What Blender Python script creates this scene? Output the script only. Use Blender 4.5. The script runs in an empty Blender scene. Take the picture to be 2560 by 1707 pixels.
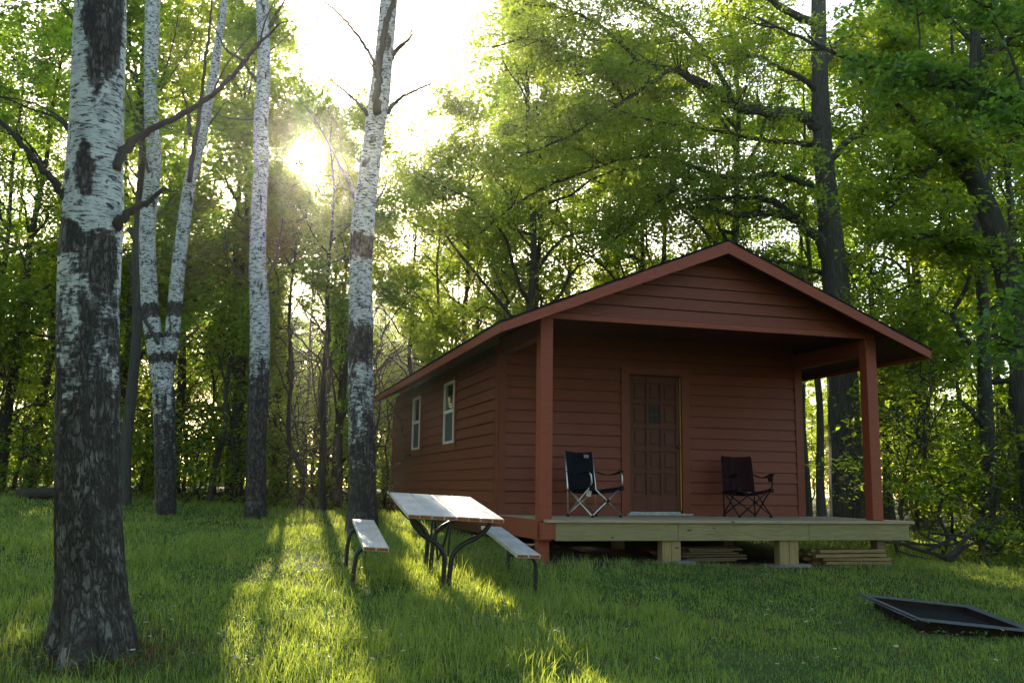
import bpy, math, random
import numpy as np
from mathutils import Vector, Matrix, Euler
R = math.radians
scene = bpy.context.scene
col = scene.collection

# ------------------------------------------------------------------ camera
CXP, CYP, FP, KD = 1280.0, 853.5, 2375.86, 2560/2352
ROLL, PITCH = .0136, .1531
CAM = np.array([0, 0, .964])
_r = np.array([1., 0, 0]); _f = np.array([0, math.cos(PITCH), math.sin(PITCH)]); _u = np.cross(_r, _f)
_r2 = math.cos(ROLL)*_r + math.sin(ROLL)*_u; _u2 = -math.sin(ROLL)*_r + math.cos(ROLL)*_u
cd = bpy.data.cameras.new('camera'); cam = bpy.data.objects.new('camera', cd); col.objects.link(cam)
cd.sensor_width = 36; cd.lens = FP/2560*36; cd.clip_end = 900; cd.clip_start = .05
cam.matrix_world = Matrix([[_r2[0], _u2[0], -_f[0], CAM[0]], [_r2[1], _u2[1], -_f[1], CAM[1]], [_r2[2], _u2[2], -_f[2], CAM[2]], [0, 0, 0, 1]])
scene.camera = cam

# ------------------------------------------------------------------ world, sun, exposure
SUN_AZ, SUN_EL = -12.94, 18.89       # degrees, azimuth to the right of +Y
SUNV = np.array([math.sin(R(SUN_AZ))*math.cos(R(SUN_EL)), math.cos(R(SUN_AZ))*math.cos(R(SUN_EL)), math.sin(R(SUN_EL))])
w = bpy.data.worlds.new('World'); scene.world = w; w.use_nodes = True
nt = w.node_tree; bg = nt.nodes['Background']
sky = nt.nodes.new('ShaderNodeTexSky'); sky.sky_type = 'NISHITA'; sky.sun_disc = False
sky.sun_elevation = R(SUN_EL); sky.sun_rotation = R(SUN_AZ); sky.air_density = 1.0; sky.dust_density = 1.2; sky.ozone_density = 1.0
tint = nt.nodes.new('ShaderNodeMix'); tint.data_type = 'RGBA'; tint.blend_type = 'MULTIPLY'; tint.inputs[0].default_value = 1; tint.inputs[7].default_value = (1.04, .97, .87, 1)
nt.links.new(sky.outputs[0], tint.inputs[6]); nt.links.new(tint.outputs[2], bg.inputs[0]); bg.inputs[1].default_value = .15
sd = bpy.data.lights.new('sun', 'SUN'); sd.energy = 5; sd.angle = R(.53); sd.color = (1, .87, .66)
sun = bpy.data.objects.new('sun', sd); col.objects.link(sun)
sun.rotation_euler = Vector(SUNV).to_track_quat('Z', 'Y').to_euler()
scene.view_settings.view_transform = 'Standard'; scene.view_settings.look = 'None'
scene.view_settings.exposure = 1.85; scene.view_settings.gamma = 1; scene.view_settings.use_curve_mapping = False
scene.cycles.use_denoising = True
scene.cycles.max_bounces = 7; scene.cycles.diffuse_bounces = 3; scene.cycles.transmission_bounces = 5; scene.cycles.glossy_bounces = 3
scene.cycles.sample_clamp_indirect = 6

def at(x, y, Y):                       # photo point (2352-wide reading) on the vertical plane at distance Y
    d = _f + (x*KD-CXP)/FP*_r2 - (y*KD-CYP)/FP*_u2
    return CAM + d*(Y/d[1])
def pxm(w_, Y): return w_*KD/FP*Y*1.0  # photo width -> metres at Y

# ------------------------------------------------------------------ ground height
_ys = np.array([-30, 0, 5, 6, 8, 10, 12, 16, 20, 30, 60, 400.]); _zs = np.array([-.9, -.62, -.36, -.29, -.13, .04, .15, .27, .36, .45, .5, .5])
_yy = np.linspace(-30, 400, 4301); _zz = np.interp(_yy, _ys, _zs)
_k = np.hanning(31); _zz[15:-15] = np.convolve(_zz, _k/_k.sum(), 'same')[15:-15]
def _hash(ix, iy, iz, s):
    h = (ix*374761393 + iy*668265263 + iz*2147483647 + s*974634777) & 0xffffffff
    h = ((h ^ (h >> 13))*1274126177) & 0xffffffff
    return ((h ^ (h >> 16)) & 0xffff)/65535.0
def noise3(x, y, z, s=0):
    x = np.asarray(x, float); y = np.asarray(y, float)+0*x; z = np.asarray(z, float)+0*x
    ix = np.floor(x).astype(np.int64); iy = np.floor(y).astype(np.int64); iz = np.floor(z).astype(np.int64)
    fx, fy, fz = x-ix, y-iy, z-iz
    fx, fy, fz = [t*t*(3-2*t) for t in (fx, fy, fz)]
    o = 0
    for a in (0, 1):
        for b in (0, 1):
            for c in (0, 1):
                o = o + _hash(ix+a, iy+b, iz+c, s)*(fx if a else 1-fx)*(fy if b else 1-fy)*(fz if c else 1-fz)
    return o
def G(x, y):
    x = np.asarray(x, float); y = np.asarray(y, float)
    return np.interp(y, _yy, _zz) - .038*(np.clip(x, -9, 9)+.7) + .05*(noise3(x*.7, y*.7, 0*x, 5)-.5)
def g1(x, y): return float(G(np.array([x]), np.array([y]))[0])
def ground_hit(x, y):
    d = _f + (x*KD-CXP)/FP*_r2 - (y*KD-CYP)/FP*_u2
    t = np.linspace(2, 60, 4000); P = CAM + t[:, None]*d
    k = np.argmax(P[:, 2] < G(P[:, 0], P[:, 1])); return P[k, :2]

# ------------------------------------------------------------------ materials
def mat(name):
    m = bpy.data.materials.new(name); m.use_nodes = True
    n = m.node_tree.nodes; l = m.node_tree.links
    return m, n, l, n['Principled BSDF']
def node(n, t, **kw):
    o = n.new(t)
    for k, v in kw.items(): setattr(o, k, v)
    return o
def ramp(n, l, src, stops):
    r_ = n.new('ShaderNodeValToRGB'); e = r_.color_ramp.elements
    while len(e) < len(stops): e.new(.5)
    for i, (p, c) in enumerate(stops):
        e[i].position = p; e[i].color = (c if len(c) == 4 else (*c, 1))
    l.new(src, r_.inputs[0]); return r_.outputs[0]
def mixc(n, l, fac, a, b, mode='MIX'):
    m = n.new('ShaderNodeMix'); m.data_type = 'RGBA'; m.blend_type = mode
    for s, v in ((m.inputs[0], fac), (m.inputs[6], a), (m.inputs[7], b)):
        if hasattr(v, 'is_output'): l.new(v, s)
        elif isinstance(v, (int, float)): s.default_value = v
        else: s.default_value = (*v, 1) if len(v) == 3 else v
    return m.outputs[2]
def math_(n, l, op, a, b=0.0, c=None, clamp=False):
    m = n.new('ShaderNodeMath'); m.operation = op; m.use_clamp = clamp
    for i, v in enumerate([a, b] + ([c] if c is not None else [])):
        if hasattr(v, 'is_output'): l.new(v, m.inputs[i])
        else: m.inputs[i].default_value = v
    return m.outputs[0]
def mapped(n, l, src, scale, loc=(0, 0, 0)):
    mp = n.new('ShaderNodeMapping'); mp.inputs['Scale'].default_value = scale; mp.inputs['Location'].default_value = loc
    l.new(src, mp.inputs[0]); return mp.outputs[0]
def noise(n, l, vec, scale, detail=3, rough=.55, dist=0):
    t = n.new('ShaderNodeTexNoise'); t.inputs['Scale'].default_value = scale; t.inputs['Detail'].default_value = detail
    t.inputs['Roughness'].default_value = rough; t.inputs['Distortion'].default_value = dist
    if vec is not None: l.new(vec, t.inputs['Vector'])
    return t.outputs[0]
def bump(n, l, h, strength, dist, p):
    b = n.new('ShaderNodeBump'); b.inputs['Strength'].default_value = strength; b.inputs['Distance'].default_value = dist
    l.new(h, b.inputs['Height']); l.new(b.outputs[0], p.inputs['Normal'])

def leaf_mat(name, diff, trans, tf=.55, var=.35, world_scale=.5):
    m = bpy.data.materials.new(name); m.use_nodes = True
    n = m.node_tree.nodes; l = m.node_tree.links; n.clear()
    out = n.new('ShaderNodeOutputMaterial')
    geo = n.new('ShaderNodeNewGeometry'); rnd = geo.outputs['Random Per Island']
    nz = noise(n, l, geo.outputs['Position'], world_scale, 2)
    k = math_(n, l, 'ADD', math_(n, l, 'MULTIPLY', rnd, .6), math_(n, l, 'MULTIPLY', nz, .4))
    lo = lambda c: tuple(max(0, v*(1-var)) for v in c); hi = lambda c: (c[0]*(1+var*1.3), c[1]*(1+var), c[2]*(1+var*.4))
    cd_ = ramp(n, l, k, [(.15, lo(diff)), (.85, hi(diff))]); ct = ramp(n, l, k, [(.15, lo(trans)), (.85, hi(trans))])
    d = n.new('ShaderNodeBsdfDiffuse'); t = n.new('ShaderNodeBsdfTranslucent'); g = n.new('ShaderNodeBsdfGlossy')
    g.inputs['Roughness'].default_value = .42; g.inputs['Color'].default_value = (1, 1, 1, 1)
    l.new(cd_, d.inputs[0]); l.new(ct, t.inputs[0])
    m1 = n.new('ShaderNodeMixShader'); m1.inputs[0].default_value = tf; l.new(d.outputs[0], m1.inputs[1]); l.new(t.outputs[0], m1.inputs[2])
    m2 = n.new('ShaderNodeMixShader'); m2.inputs[0].default_value = .035; l.new(m1.outputs[0], m2.inputs[1]); l.new(g.outputs[0], m2.inputs[2])
    l.new(m2.outputs[0], out.inputs[0]); return m

M = {}
M['leaf'] = leaf_mat('maple_leaf', (.05, .13, .018), (.42, .56, .04))
M['leaf_dark'] = leaf_mat('oak_leaf', (.04, .12, .02), (.32, .52, .035))
M['leaf_walnut'] = leaf_mat('walnut_leaf', (.06, .14, .025), (.42, .56, .06))
M['leaf_shrub'] = leaf_mat('shrub_leaf', (.045, .12, .02), (.36, .50, .03))
M['leaf_near'] = leaf_mat('near_leaf', (.045, .13, .03), (.24, .44, .04), .5)
M['grass'] = leaf_mat('grass_blade', (.145, .255, .062), (.42, .52, .065), .5, .4, 1.3)
M['weed'] = leaf_mat('weed_leaf', (.05, .13, .03), (.15, .3, .03), .4, .3, 1)
M['dry'] = leaf_mat('dry_grass_blade', (.16, .10, .045), (.2, .13, .05), .3, .3, 2)

def bark_mat(name, c1=(.035, .03, .025), c2=(.13, .115, .10), sc=14):
    m, n, l, p = mat(name)
    a = n.new('ShaderNodeAttribute'); a.attribute_name = 'bark_uv'
    t = noise(n, l, mapped(n, l, a.outputs['Vector'], (1, .22, 1)), sc, 6, .65, .6)
    t2 = noise(n, l, a.outputs['Vector'], 2.3, 3)
    c = ramp(n, l, t, [(.38, c1), (.62, c2)])
    c = mixc(n, l, math_(n, l, 'MULTIPLY', t2, .35), c, (.07, .085, .05))
    l.new(c, p.inputs['Base Color']); p.inputs['Roughness'].default_value = .95; p.inputs['Specular IOR Level'].default_value = .15
    bump(n, l, t, .9, .03, p); return m
M['bark'] = bark_mat('dark_bark')
M['bark_grey'] = bark_mat('grey_bark', (.05, .05, .045), (.17, .16, .145), 18)
M['deadwood'] = bark_mat('dead_branch_bark', (.07, .06, .052), (.2, .18, .16), 22)
M['greywood'] = bark_mat('weathered_stick', (.05, .048, .044), (.15, .145, .135), 22)

def birch_mat(name, h1, h0, seed, patches=()):
    """white bark with dark lenticels above h1, furrowed grey bark below h0 (metres from the base)"""
    m, n, l, p = mat(name)
    a = n.new('ShaderNodeAttribute'); a.attribute_name = 'bark_uv'; V = a.outputs['Vector']
    V = mapped(n, l, V, (1, 1, 1), (seed*3.1, 0, seed*7.7))
    sep = n.new('ShaderNodeSeparateXYZ'); l.new(a.outputs['Vector'], sep.inputs[0]); U, H = sep.outputs[0], sep.outputs[1]
    # white bark, faint cream and grey bands
    band = noise(n, l, mapped(n, l, V, (1.2, 9, 1)), 1.6, 5, .7)
    white = ramp(n, l, band, [(.3, (.32, .33, .31)), (.5, (.56, .58, .555)), (.75, (.66, .67, .635))])
    # lenticels: short dark horizontal dashes, ragged
    ln = noise(n, l, mapped(n, l, V, (5.2, 40, 1) if seed == 1 else (4.4, 26, 1)), 1.7, 5, .72, .25)
    ln2 = noise(n, l, mapped(n, l, V, (2.2, 15, 1)), 1.6, 5, .7, .3)
    dash = math_(n, l, 'MAXIMUM', ramp(n, l, ln, [(.555 if seed == 1 else .53, (0, 0, 0)), (.60 if seed == 1 else .57, (1, 1, 1))]), ramp(n, l, ln2, [(.575, (0, 0, 0)), (.61, (1, 1, 1))]))
    # large rough dark scars
    sc = noise(n, l, mapped(n, l, V, (3.0, 3.4, 1)), 1.0, 5, .65, .5)
    scar = ramp(n, l, sc, [(.60, (0, 0, 0)), (.64, (1, 1, 1))])
    dash = math_(n, l, 'MAXIMUM', dash, scar)
    # furrowed bark
    fur = noise(n, l, mapped(n, l, V, (26, 5.0, 1)), 1.0, 7, .68, .9)
    wob = n.new('ShaderNodeVectorMath'); wob.operation = 'MULTIPLY_ADD'; nc = n.new('ShaderNodeTexNoise'); nc.inputs['Scale'].default_value = 7; nc.inputs['Detail'].default_value = 4; l.new(V, nc.inputs['Vector'])
    l.new(nc.outputs['Color'], wob.inputs[0]); wob.inputs[1].default_value = (.085, .12, 0); l.new(V, wob.inputs[2])
    vo = n.new('ShaderNodeTexVoronoi'); vo.feature = 'DISTANCE_TO_EDGE'; vo.inputs['Scale'].default_value = 1; l.new(mapped(n, l, wob.outputs[0], (42, 7.5, 1)), vo.inputs['Vector'])
    crack = ramp(n, l, vo.outputs['Distance'], [(.0, (0, 0, 0)), (.17, (1, 1, 1))])
    tone = noise(n, l, mapped(n, l, V, (7, 4, 1)), 1.5, 6, .7)
    fcol = ramp(n, l, tone, [(.32, (.095, .086, .076)), (.5, (.165, .152, .137)), (.68, (.27, .255, .235))])
    strk = noise(n, l, mapped(n, l, wob.outputs[0], (30, 3.2, 1)), 1.0, 6, .7)
    crack = math_(n, l, 'MULTIPLY', crack, ramp(n, l, strk, [(.40, (.15, .15, .15)), (.52, (1, 1, 1))]))
    fcol = mixc(n, l, crack, (.04, .035, .03), fcol)
    fcol = mixc(n, l, ramp(n, l, noise(n, l, V, 45, 3, .7), [(.4, (.45, .45, .45)), (.6, (0, 0, 0))]), fcol, (.03, .027, .023))
    fur = math_(n, l, 'ADD', math_(n, l, 'MULTIPLY', crack, .8), math_(n, l, 'MULTIPLY', tone, .6))
    wh = math_(n, l, 'MULTIPLY', math_(n, l, 'SUBTRACT', H, h0), 1/max(h1-h0, .01))
    big = noise(n, l, mapped(n, l, V, (3.2, 2.6, 1)), 1.2, 5, .7, .3)
    fine = noise(n, l, mapped(n, l, V, (9, 22, 1)), 1.4, 4, .7)
    mix = math_(n, l, 'ADD', wh, math_(n, l, 'ADD', math_(n, l, 'MULTIPLY', math_(n, l, 'SUBTRACT', big, .5), 3.2), math_(n, l, 'MULTIPLY', math_(n, l, 'SUBTRACT', fine, .5), 1.6)))
    for (u0, hh, ru, rh, amt) in patches:      # (angle position m, height m, radius m, height radius m, strength)
        du = math_(n, l, 'MULTIPLY', math_(n, l, 'SUBTRACT', U, u0), 1/ru); dh = math_(n, l, 'MULTIPLY', math_(n, l, 'SUBTRACT', H, hh), 1/rh)
        dd = math_(n, l, 'SQRT', math_(n, l, 'ADD', math_(n, l, 'MULTIPLY', du, du), math_(n, l, 'MULTIPLY', dh, dh)))
        k = math_(n, l, 'SUBTRACT', 1.35, dd, clamp=True)
        mix = math_(n, l, 'SUBTRACT', mix, math_(n, l, 'MULTIPLY', k, amt))
    mask = ramp(n, l, mix, [(.36, (0, 0, 0)), (.68, (1, 1, 1))])
    wcol = mixc(n, l, dash, white, (.035, .03, .028))
    wcol = mixc(n, l, math_(n, l, 'MULTIPLY', dash, ramp(n, l, fine, [(.45, (0, 0, 0)), (.6, (1, 1, 1))])), wcol, (.12, .11, .10))
    c = mixc(n, l, mask, fcol, wcol)
    l.new(c, p.inputs['Base Color']); p.inputs['Roughness'].default_value = .8; p.inputs['Specular IOR Level'].default_value = .2
    hgt = math_(n, l, 'ADD', math_(n, l, 'MULTIPLY', fur, math_(n, l, 'SUBTRACT', 1.0, mask)), math_(n, l, 'MULTIPLY', math_(n, l, 'SUBTRACT', 1.0, dash), .12))
    bump(n, l, hgt, 1.0, .02, p); return m

def paint_mat(name, c, seed=0, gloss=.55):
    m, n, l, p = mat(name)
    tc = n.new('ShaderNodeTexCoord'); V = tc.outputs['Object']
    geo = n.new('ShaderNodeNewGeometry'); rnd = geo.outputs['Random Per Island']
    oi = n.new('ShaderNodeObjectInfo')
    g_ = noise(n, l, mapped(n, l, V, (1.2, 1.2, 6), (seed, 0, 0)), 5, 6, .7)
    blot = noise(n, l, V, 1.7, 4, .6)
    fade = noise(n, l, mapped(n, l, V, (9, 9, 9)), 9, 3, .7)
    base = mixc(n, l, math_(n, l, 'MULTIPLY', oi.outputs['Random'], .45), c, tuple(v*.78 for v in c))
    base = mixc(n, l, ramp(n, l, blot, [(.4, (0, 0, 0)), (.7, (.35, .35, .35))]), base, (c[0]*.9, c[1]*1.25, c[2]*1.2))
    base = mixc(n, l, ramp(n, l, g_, [(.35, (.5, .5, .5)), (.6, (0, 0, 0))]), base, tuple(v*.6 for v in c))
    base = mixc(n, l, ramp(n, l, fade, [(.70, (0, 0, 0)), (.76, (.5, .5, .5))]), base, (c[0]*1.5, c[1]*2.3, c[2]*2.3))
    l.new(base, p.inputs['Base Color']); p.inputs['Roughness'].default_value = gloss; p.inputs['Specular IOR Level'].default_value = .35
    bump(n, l, g_, .25, .01, p); return m
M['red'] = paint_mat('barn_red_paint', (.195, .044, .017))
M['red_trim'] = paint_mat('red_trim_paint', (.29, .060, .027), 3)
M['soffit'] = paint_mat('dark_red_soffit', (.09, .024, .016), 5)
M['door_red'] = paint_mat('worn_door_paint', (.105, .030, .015), 7, .6)

def wood_mat(name, c1, c2, axis=(1.2, 14, 14), knots=True, rough=.75):
    m, n, l, p = mat(name)
    tc = n.new('ShaderNodeTexCoord'); oi = n.new('ShaderNodeObjectInfo')
    add = n.new('ShaderNodeVectorMath'); add.operation = 'ADD'; l.new(tc.outputs['Object'], add.inputs[0])
    cmb = n.new('ShaderNodeCombineXYZ'); l.new(math_(n, l, 'MULTIPLY', oi.outputs['Random'], 37), cmb.inputs[0]); l.new(cmb.outputs[0], add.inputs[1])
    V = add.outputs[0]
    g_ = noise(n, l, mapped(n, l, V, axis), 3.2, 6, .65, .8)
    c = ramp(n, l, g_, [(.3, c1), (.7, c2)])
    c = mixc(n, l, math_(n, l, 'MULTIPLY', oi.outputs['Random'], .4), c, tuple(v*.7 for v in c2))
    if knots:
        v = n.new('ShaderNodeTexVoronoi'); v.inputs['Scale'].default_value = 2.6; l.new(mapped(n, l, V, (1, 2, 2.5)), v.inputs['Vector'])
        c = mixc(n, l, ramp(n, l, v.outputs['Distance'], [(.055, (.9, .9, .9)), (.10, (0, 0, 0))]), c, tuple(v_*.25 for v_ in c1))
    l.new(c, p.inputs['Base Color']); p.inputs['Roughness'].default_value = rough; p.inputs['Specular IOR Level'].default_value = .3
    bump(n, l, g_, .3, .008, p); return m
M['treated'] = wood_mat('treated_lumber', (.17, .15, .07), (.33, .29, .14))
M['treated2'] = wood_mat('treated_post', (.20, .15, .06), (.36, .28, .13), (14, 14, 1.2))
M['deck'] = wood_mat('deck_board_wood', (.28, .22, .14), (.45, .37, .24))
M['plank_old'] = wood_mat('old_plank_wood', (.09, .07, .05), (.24, .18, .12))
M['plank_tan'] = wood_mat('tan_plank_wood', (.16, .11, .05), (.33, .24, .12))

def simple(name, c, rough=.5, metal=0, spec=.5, nz=0, nsc=20):
    m, n, l, p = mat(name)
    if nz:
        tc = n.new('ShaderNodeTexCoord'); t = noise(n, l, tc.outputs['Object'], nsc, 5, .65)
        l.new(ramp(n, l, t, [(.3, tuple(v*(1-nz) for v in c)), (.7, tuple(v*(1+nz) for v in c))]), p.inputs['Base Color'])
        bump(n, l, t, .25, .01, p)
    else: p.inputs['Base Color'].default_value = (*c, 1)
    p.inputs['Roughness'].default_value = rough; p.inputs['Metallic'].default_value = metal; p.inputs['Specular IOR Level'].default_value = spec
    return m
def table_mat():
    m, n, l, p = mat('worn_table_planks')
    tc = n.new('ShaderNodeTexCoord'); V = tc.outputs['Object']
    t = noise(n, l, mapped(n, l, V, (9, .8, 1)), 4, 5, .7); b = noise(n, l, V, 3.5, 5, .6); s = noise(n, l, V, 28, 3, .6)
    c = ramp(n, l, t, [(.3, (.42, .42, .40)), (.7, (.62, .61, .58))])
    c = mixc(n, l, ramp(n, l, b, [(.45, (0, 0, 0)), (.7, (.5, .5, .5))]), c, (.30, .27, .23))
    c = mixc(n, l, ramp(n, l, s, [(.68, (0, 0, 0)), (.74, (.8, .8, .8))]), c, (.10, .08, .06))
    l.new(c, p.inputs['Base Color']); p.inputs['Specular IOR Level'].default_value = .5
    l.new(ramp(n, l, b, [(.3, (.34, .34, .34)), (.7, (.58, .58, .58))]), p.inputs['Roughness'])
    bump(n, l, t, .25, .006, p); return m
M['table'] = table_mat()
M['endgrain'] = simple('orange_endgrain', (.30, .085, .02), .6, 0, .4, .5, 30)
M['black_steel'] = simple('black_painted_steel', (.018, .02, .026), .38, 0, .5, .3, 40)
M['ring_steel'] = simple('blued_fire_ring_steel', (.12, .135, .165), .40, .4, .5, .35, 14)
M['rust'] = simple('rusty_steel', (.022, .013, .010), .9, .1, .3, .5, 12)
M['ash'] = simple('ash_and_char', (.012, .012, .012), 1, 0, .1, .6, 12)
M['alu'] = simple('bare_aluminium_tube', (.62, .63, .62), .3, .9)
M['alu_dull'] = simple('dull_bare_steel', (.22, .24, .27), .45, .6)
M['navy'] = simple('navy_canvas', (.006, .008, .014), .9, 0, .2, .3, 60)
M['maroon'] = simple('maroon_canvas', (.022, .006, .009), .9, 0, .2, .3, 60)
M['blackcloth'] = simple('black_webbing', (.012, .012, .014), .85, 0, .2)
M['white'] = simple('white_vinyl', (.72, .74, .68), .45, 0, .4, .06, 8)
M['threshold'] = simple('scuffed_threshold', (.36, .38, .36), .6, 0, .3, .5, 25)
M['tag'] = simple('white_tag', (.75, .75, .75), .7)
M['greytag'] = simple('grey_patch', (.22, .22, .23), .7)
M['yellow'] = simple('yellow_weatherstrip', (.34, .21, .035), .7)
M['darkroom'] = simple('dark_interior', (.02, .018, .016), .9, 0, .1)
M['glass'] = simple('window_glass', (.02, .022, .02), .03, 0, .9)
M['dull_glass'] = simple('dull_door_glass', (.008, .009, .009), .35, 0, .25)
M['screen'] = simple('grey_insect_screen', (.10, .11, .115), .8, 0, .2, .08, 300)
M['shingle'] = simple('dark_asphalt_shingle', (.014, .013, .015), .95, 0, .2, .4, 60)
M['concrete'] = simple('concrete_pad', (.19, .19, .18), .95, 0, .2, .3, 14)
M['soil'] = simple('soil', (.06, .045, .03), 1, 0, .1, .5, 6)
M['flower'] = simple('white_petal', (.62, .62, .58), .7)
M['pollen'] = simple('yellow_flower_centre', (.6, .42, .05), .8)
def ground_mat():
    m, n, l, p = mat('lawn_ground')
    geo = n.new('ShaderNodeNewGeometry'); V = geo.outputs['Position']
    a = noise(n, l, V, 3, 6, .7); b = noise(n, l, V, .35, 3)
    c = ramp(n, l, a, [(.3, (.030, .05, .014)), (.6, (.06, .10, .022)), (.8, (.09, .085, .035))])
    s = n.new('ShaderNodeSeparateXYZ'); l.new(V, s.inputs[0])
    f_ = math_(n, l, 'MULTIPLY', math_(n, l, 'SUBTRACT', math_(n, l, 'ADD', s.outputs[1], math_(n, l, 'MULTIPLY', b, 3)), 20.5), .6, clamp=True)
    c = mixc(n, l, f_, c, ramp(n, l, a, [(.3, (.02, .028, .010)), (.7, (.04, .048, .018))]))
    l.new(c, p.inputs['Base Color']); p.inputs['Roughness'].default_value = 1; p.inputs['Specular IOR Level'].default_value = .1
    bump(n, l, a, .6, .05, p); return m
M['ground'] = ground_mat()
M['dirt'] = simple('bare_dirt', (.075, .055, .04), 1, 0, .1, .5, 5)

# ------------------------------------------------------------------ mesh helpers
def mesh_np(name, V, F, mats, smooth=False, uv=None, midx=None):
    """F: list of arrays (n,3) or (n,4)"""
    me = bpy.data.meshes.new(name)
    F = [np.asarray(f, np.int32) for f in F if len(f)]
    V = np.asarray(V, np.float32)
    me.vertices.add(len(V)); me.vertices.foreach_set('co', V.ravel())
    lv = np.concatenate([f.ravel() for f in F]); cnt = np.concatenate([np.full(len(f), f.shape[1], np.int32) for f in F])
    me.loops.add(len(lv)); me.loops.foreach_set('vertex_index', lv)
    st = np.concatenate([[0], np.cumsum(cnt)[:-1]]).astype(np.int32)
    me.polygons.add(len(cnt)); me.polygons.foreach_set('loop_start', st); me.polygons.foreach_set('loop_total', cnt)
    me.polygons.foreach_set('use_smooth', np.full(len(cnt), bool(smooth)))
    for m in (mats if isinstance(mats, (list, tuple)) else [mats]): me.materials.append(m)
    if midx is not None: me.polygons.foreach_set('material_index', np.asarray(midx, np.int32))
    me.update(calc_edges=True)
    if uv is not None:
        a = me.attributes.new('bark_uv', 'FLOAT_VECTOR', 'POINT'); a.data.foreach_set('vector', np.asarray(uv, np.float32).ravel())
    return me
class Geo:
    def __init__(s): s.v = []; s.q = []; s.t = []; s.uv = []; s.n = 0
    def add(s, V, Q=None, T=None, uv=None):
        V = np.asarray(V, float)
        s.v.append(V); s.uv.append(np.zeros((len(V), 3)) if uv is None else uv)
        if Q is not None and len(Q): s.q.append(np.asarray(Q)+s.n)
        if T is not None and len(T): s.t.append(np.asarray(T)+s.n)
        s.n += len(V); return s
    def box(s, a, b, M_=None):
        x0, y0, z0 = a; x1, y1, z1 = b
        V = np.array([(x0, y0, z0), (x1, y0, z0), (x1, y1, z0), (x0, y1, z0), (x0, y0, z1), (x1, y0, z1), (x1, y1, z1), (x0, y1, z1)], float)
        if M_ is not None: V = V@np.asarray(M_)[:3, :3].T + np.asarray(M_)[:3, 3]
        return s.add(V, [(0, 3, 2, 1), (4, 5, 6, 7), (0, 1, 5, 4), (1, 2, 6, 5), (2, 3, 7, 6), (3, 0, 4, 7)])
    def prism(s, poly, d):           # poly: list of 3D points (ccw seen from -d), extruded by vector d
        P = np.asarray(poly, float); n = len(P); V = np.vstack([P, P+np.asarray(d, float)])
        Q = [(i, (i+1) % n, n+(i+1) % n, n+i) for i in range(n)]
        T = [(0, i+1, i) for i in range(1, n-1)] + [(n, n+i, n+i+1) for i in range(1, n-1)]
        return s.add(V, Q, T)
    def tube(s, P, r, seg=8, cap=True, uv0=0.0, disp=None):
        P = np.asarray(P, float); n = len(P); r = np.broadcast_to(np.asarray(r, float), (n,))
        T_ = np.gradient(P, axis=0); T_ /= np.linalg.norm(T_, axis=1)[:, None]+1e-12
        ref = np.array([0, 1., 0]) if abs(T_[0][1]) < .9 else np.array([1., 0, 0])
        A = np.cross(np.broadcast_to(ref, T_.shape), T_); A /= np.linalg.norm(A, axis=1)[:, None]
        B = np.cross(T_, A)
        L = np.concatenate([[0], np.cumsum(np.linalg.norm(np.diff(P, axis=0), axis=1))])
        th = np.linspace(0, 2*np.pi, seg+1)
        # seam (th=0) turned to the far side (+Y)
        rr = r[:, None]*np.ones(seg+1)[None]
        if disp is not None: rr = rr+disp(th[None]+0*rr, (L+uv0)[:, None]+0*rr, rr)
        dirs = np.cos(th)[None, :, None]*B[:, None, :]*(1 if (B[0][1] >= 0) else -1) + np.sin(th)[None, :, None]*A[:, None, :]*(1 if (B[0][1] >= 0) else -1)
        V = P[:, None, :] + dirs*rr[:, :, None]
        U = np.zeros((n, seg+1, 3)); U[..., 0] = (th/(2*np.pi)-.5)[None]*2*np.pi*r.mean(); U[..., 1] = (L+uv0)[:, None]; U[..., 2] = th[None]
        i, j = np.meshgrid(np.arange(n-1), np.arange(seg), indexing='ij')
        a = (i*(seg+1)+j).ravel(); Q = np.stack([a, a+1, a+seg+2, a+seg+1], 1)
        Vf = V.reshape(-1, 3); Uf = U.reshape(-1, 3); Tt = []
        if cap:
            c0 = len(Vf); Vf = np.vstack([Vf, P[0], P[-1]]); Uf = np.vstack([Uf, U[0, 0], U[-1, 0]])
            k = np.arange(seg); Tt = np.vstack([np.stack([np.full(seg, c0), k+1, k], 1), np.stack([np.full(seg, c0+1), (n-1)*(seg+1)+k, (n-1)*(seg+1)+k+1], 1)])
        return s.add(Vf, Q, Tt, Uf)
    def mesh(s, name, m, smooth=False, uv=False):
        F = []
        if s.q: F.append(np.vstack(s.q))
        if s.t: F.append(np.vstack(s.t))
        return mesh_np(name, np.vstack(s.v), F, m, smooth, np.vstack(s.uv) if uv else None)
def link(name, me, parent=None, loc=None, rot=None):
    o = bpy.data.objects.new(name, me); col.objects.link(o)
    if parent is not None: o.parent = parent
    if loc is not None: o.location = loc
    if rot is not None: o.rotation_euler = rot
    return o
def tag(o, label=None, cat=None, group=None, kind=None):
    for k, v in (('label', label), ('category', cat), ('group', group), ('kind', kind)):
        if v: o[k] = v
    return o
def empty(name, label, cat, loc=(0, 0, 0), rz=0, group=None):
    o = bpy.data.objects.new(name, None); col.objects.link(o); o.location = loc; o.rotation_euler = (0, 0, rz); o.empty_display_size = .2
    return tag(o, label, cat, group)
def bevel(o, w_=.004, seg=1):
    b = o.modifiers.new('bevel', 'BEVEL'); b.width = w_; b.segments = seg; b.limit_method = 'ANGLE'; return o

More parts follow.
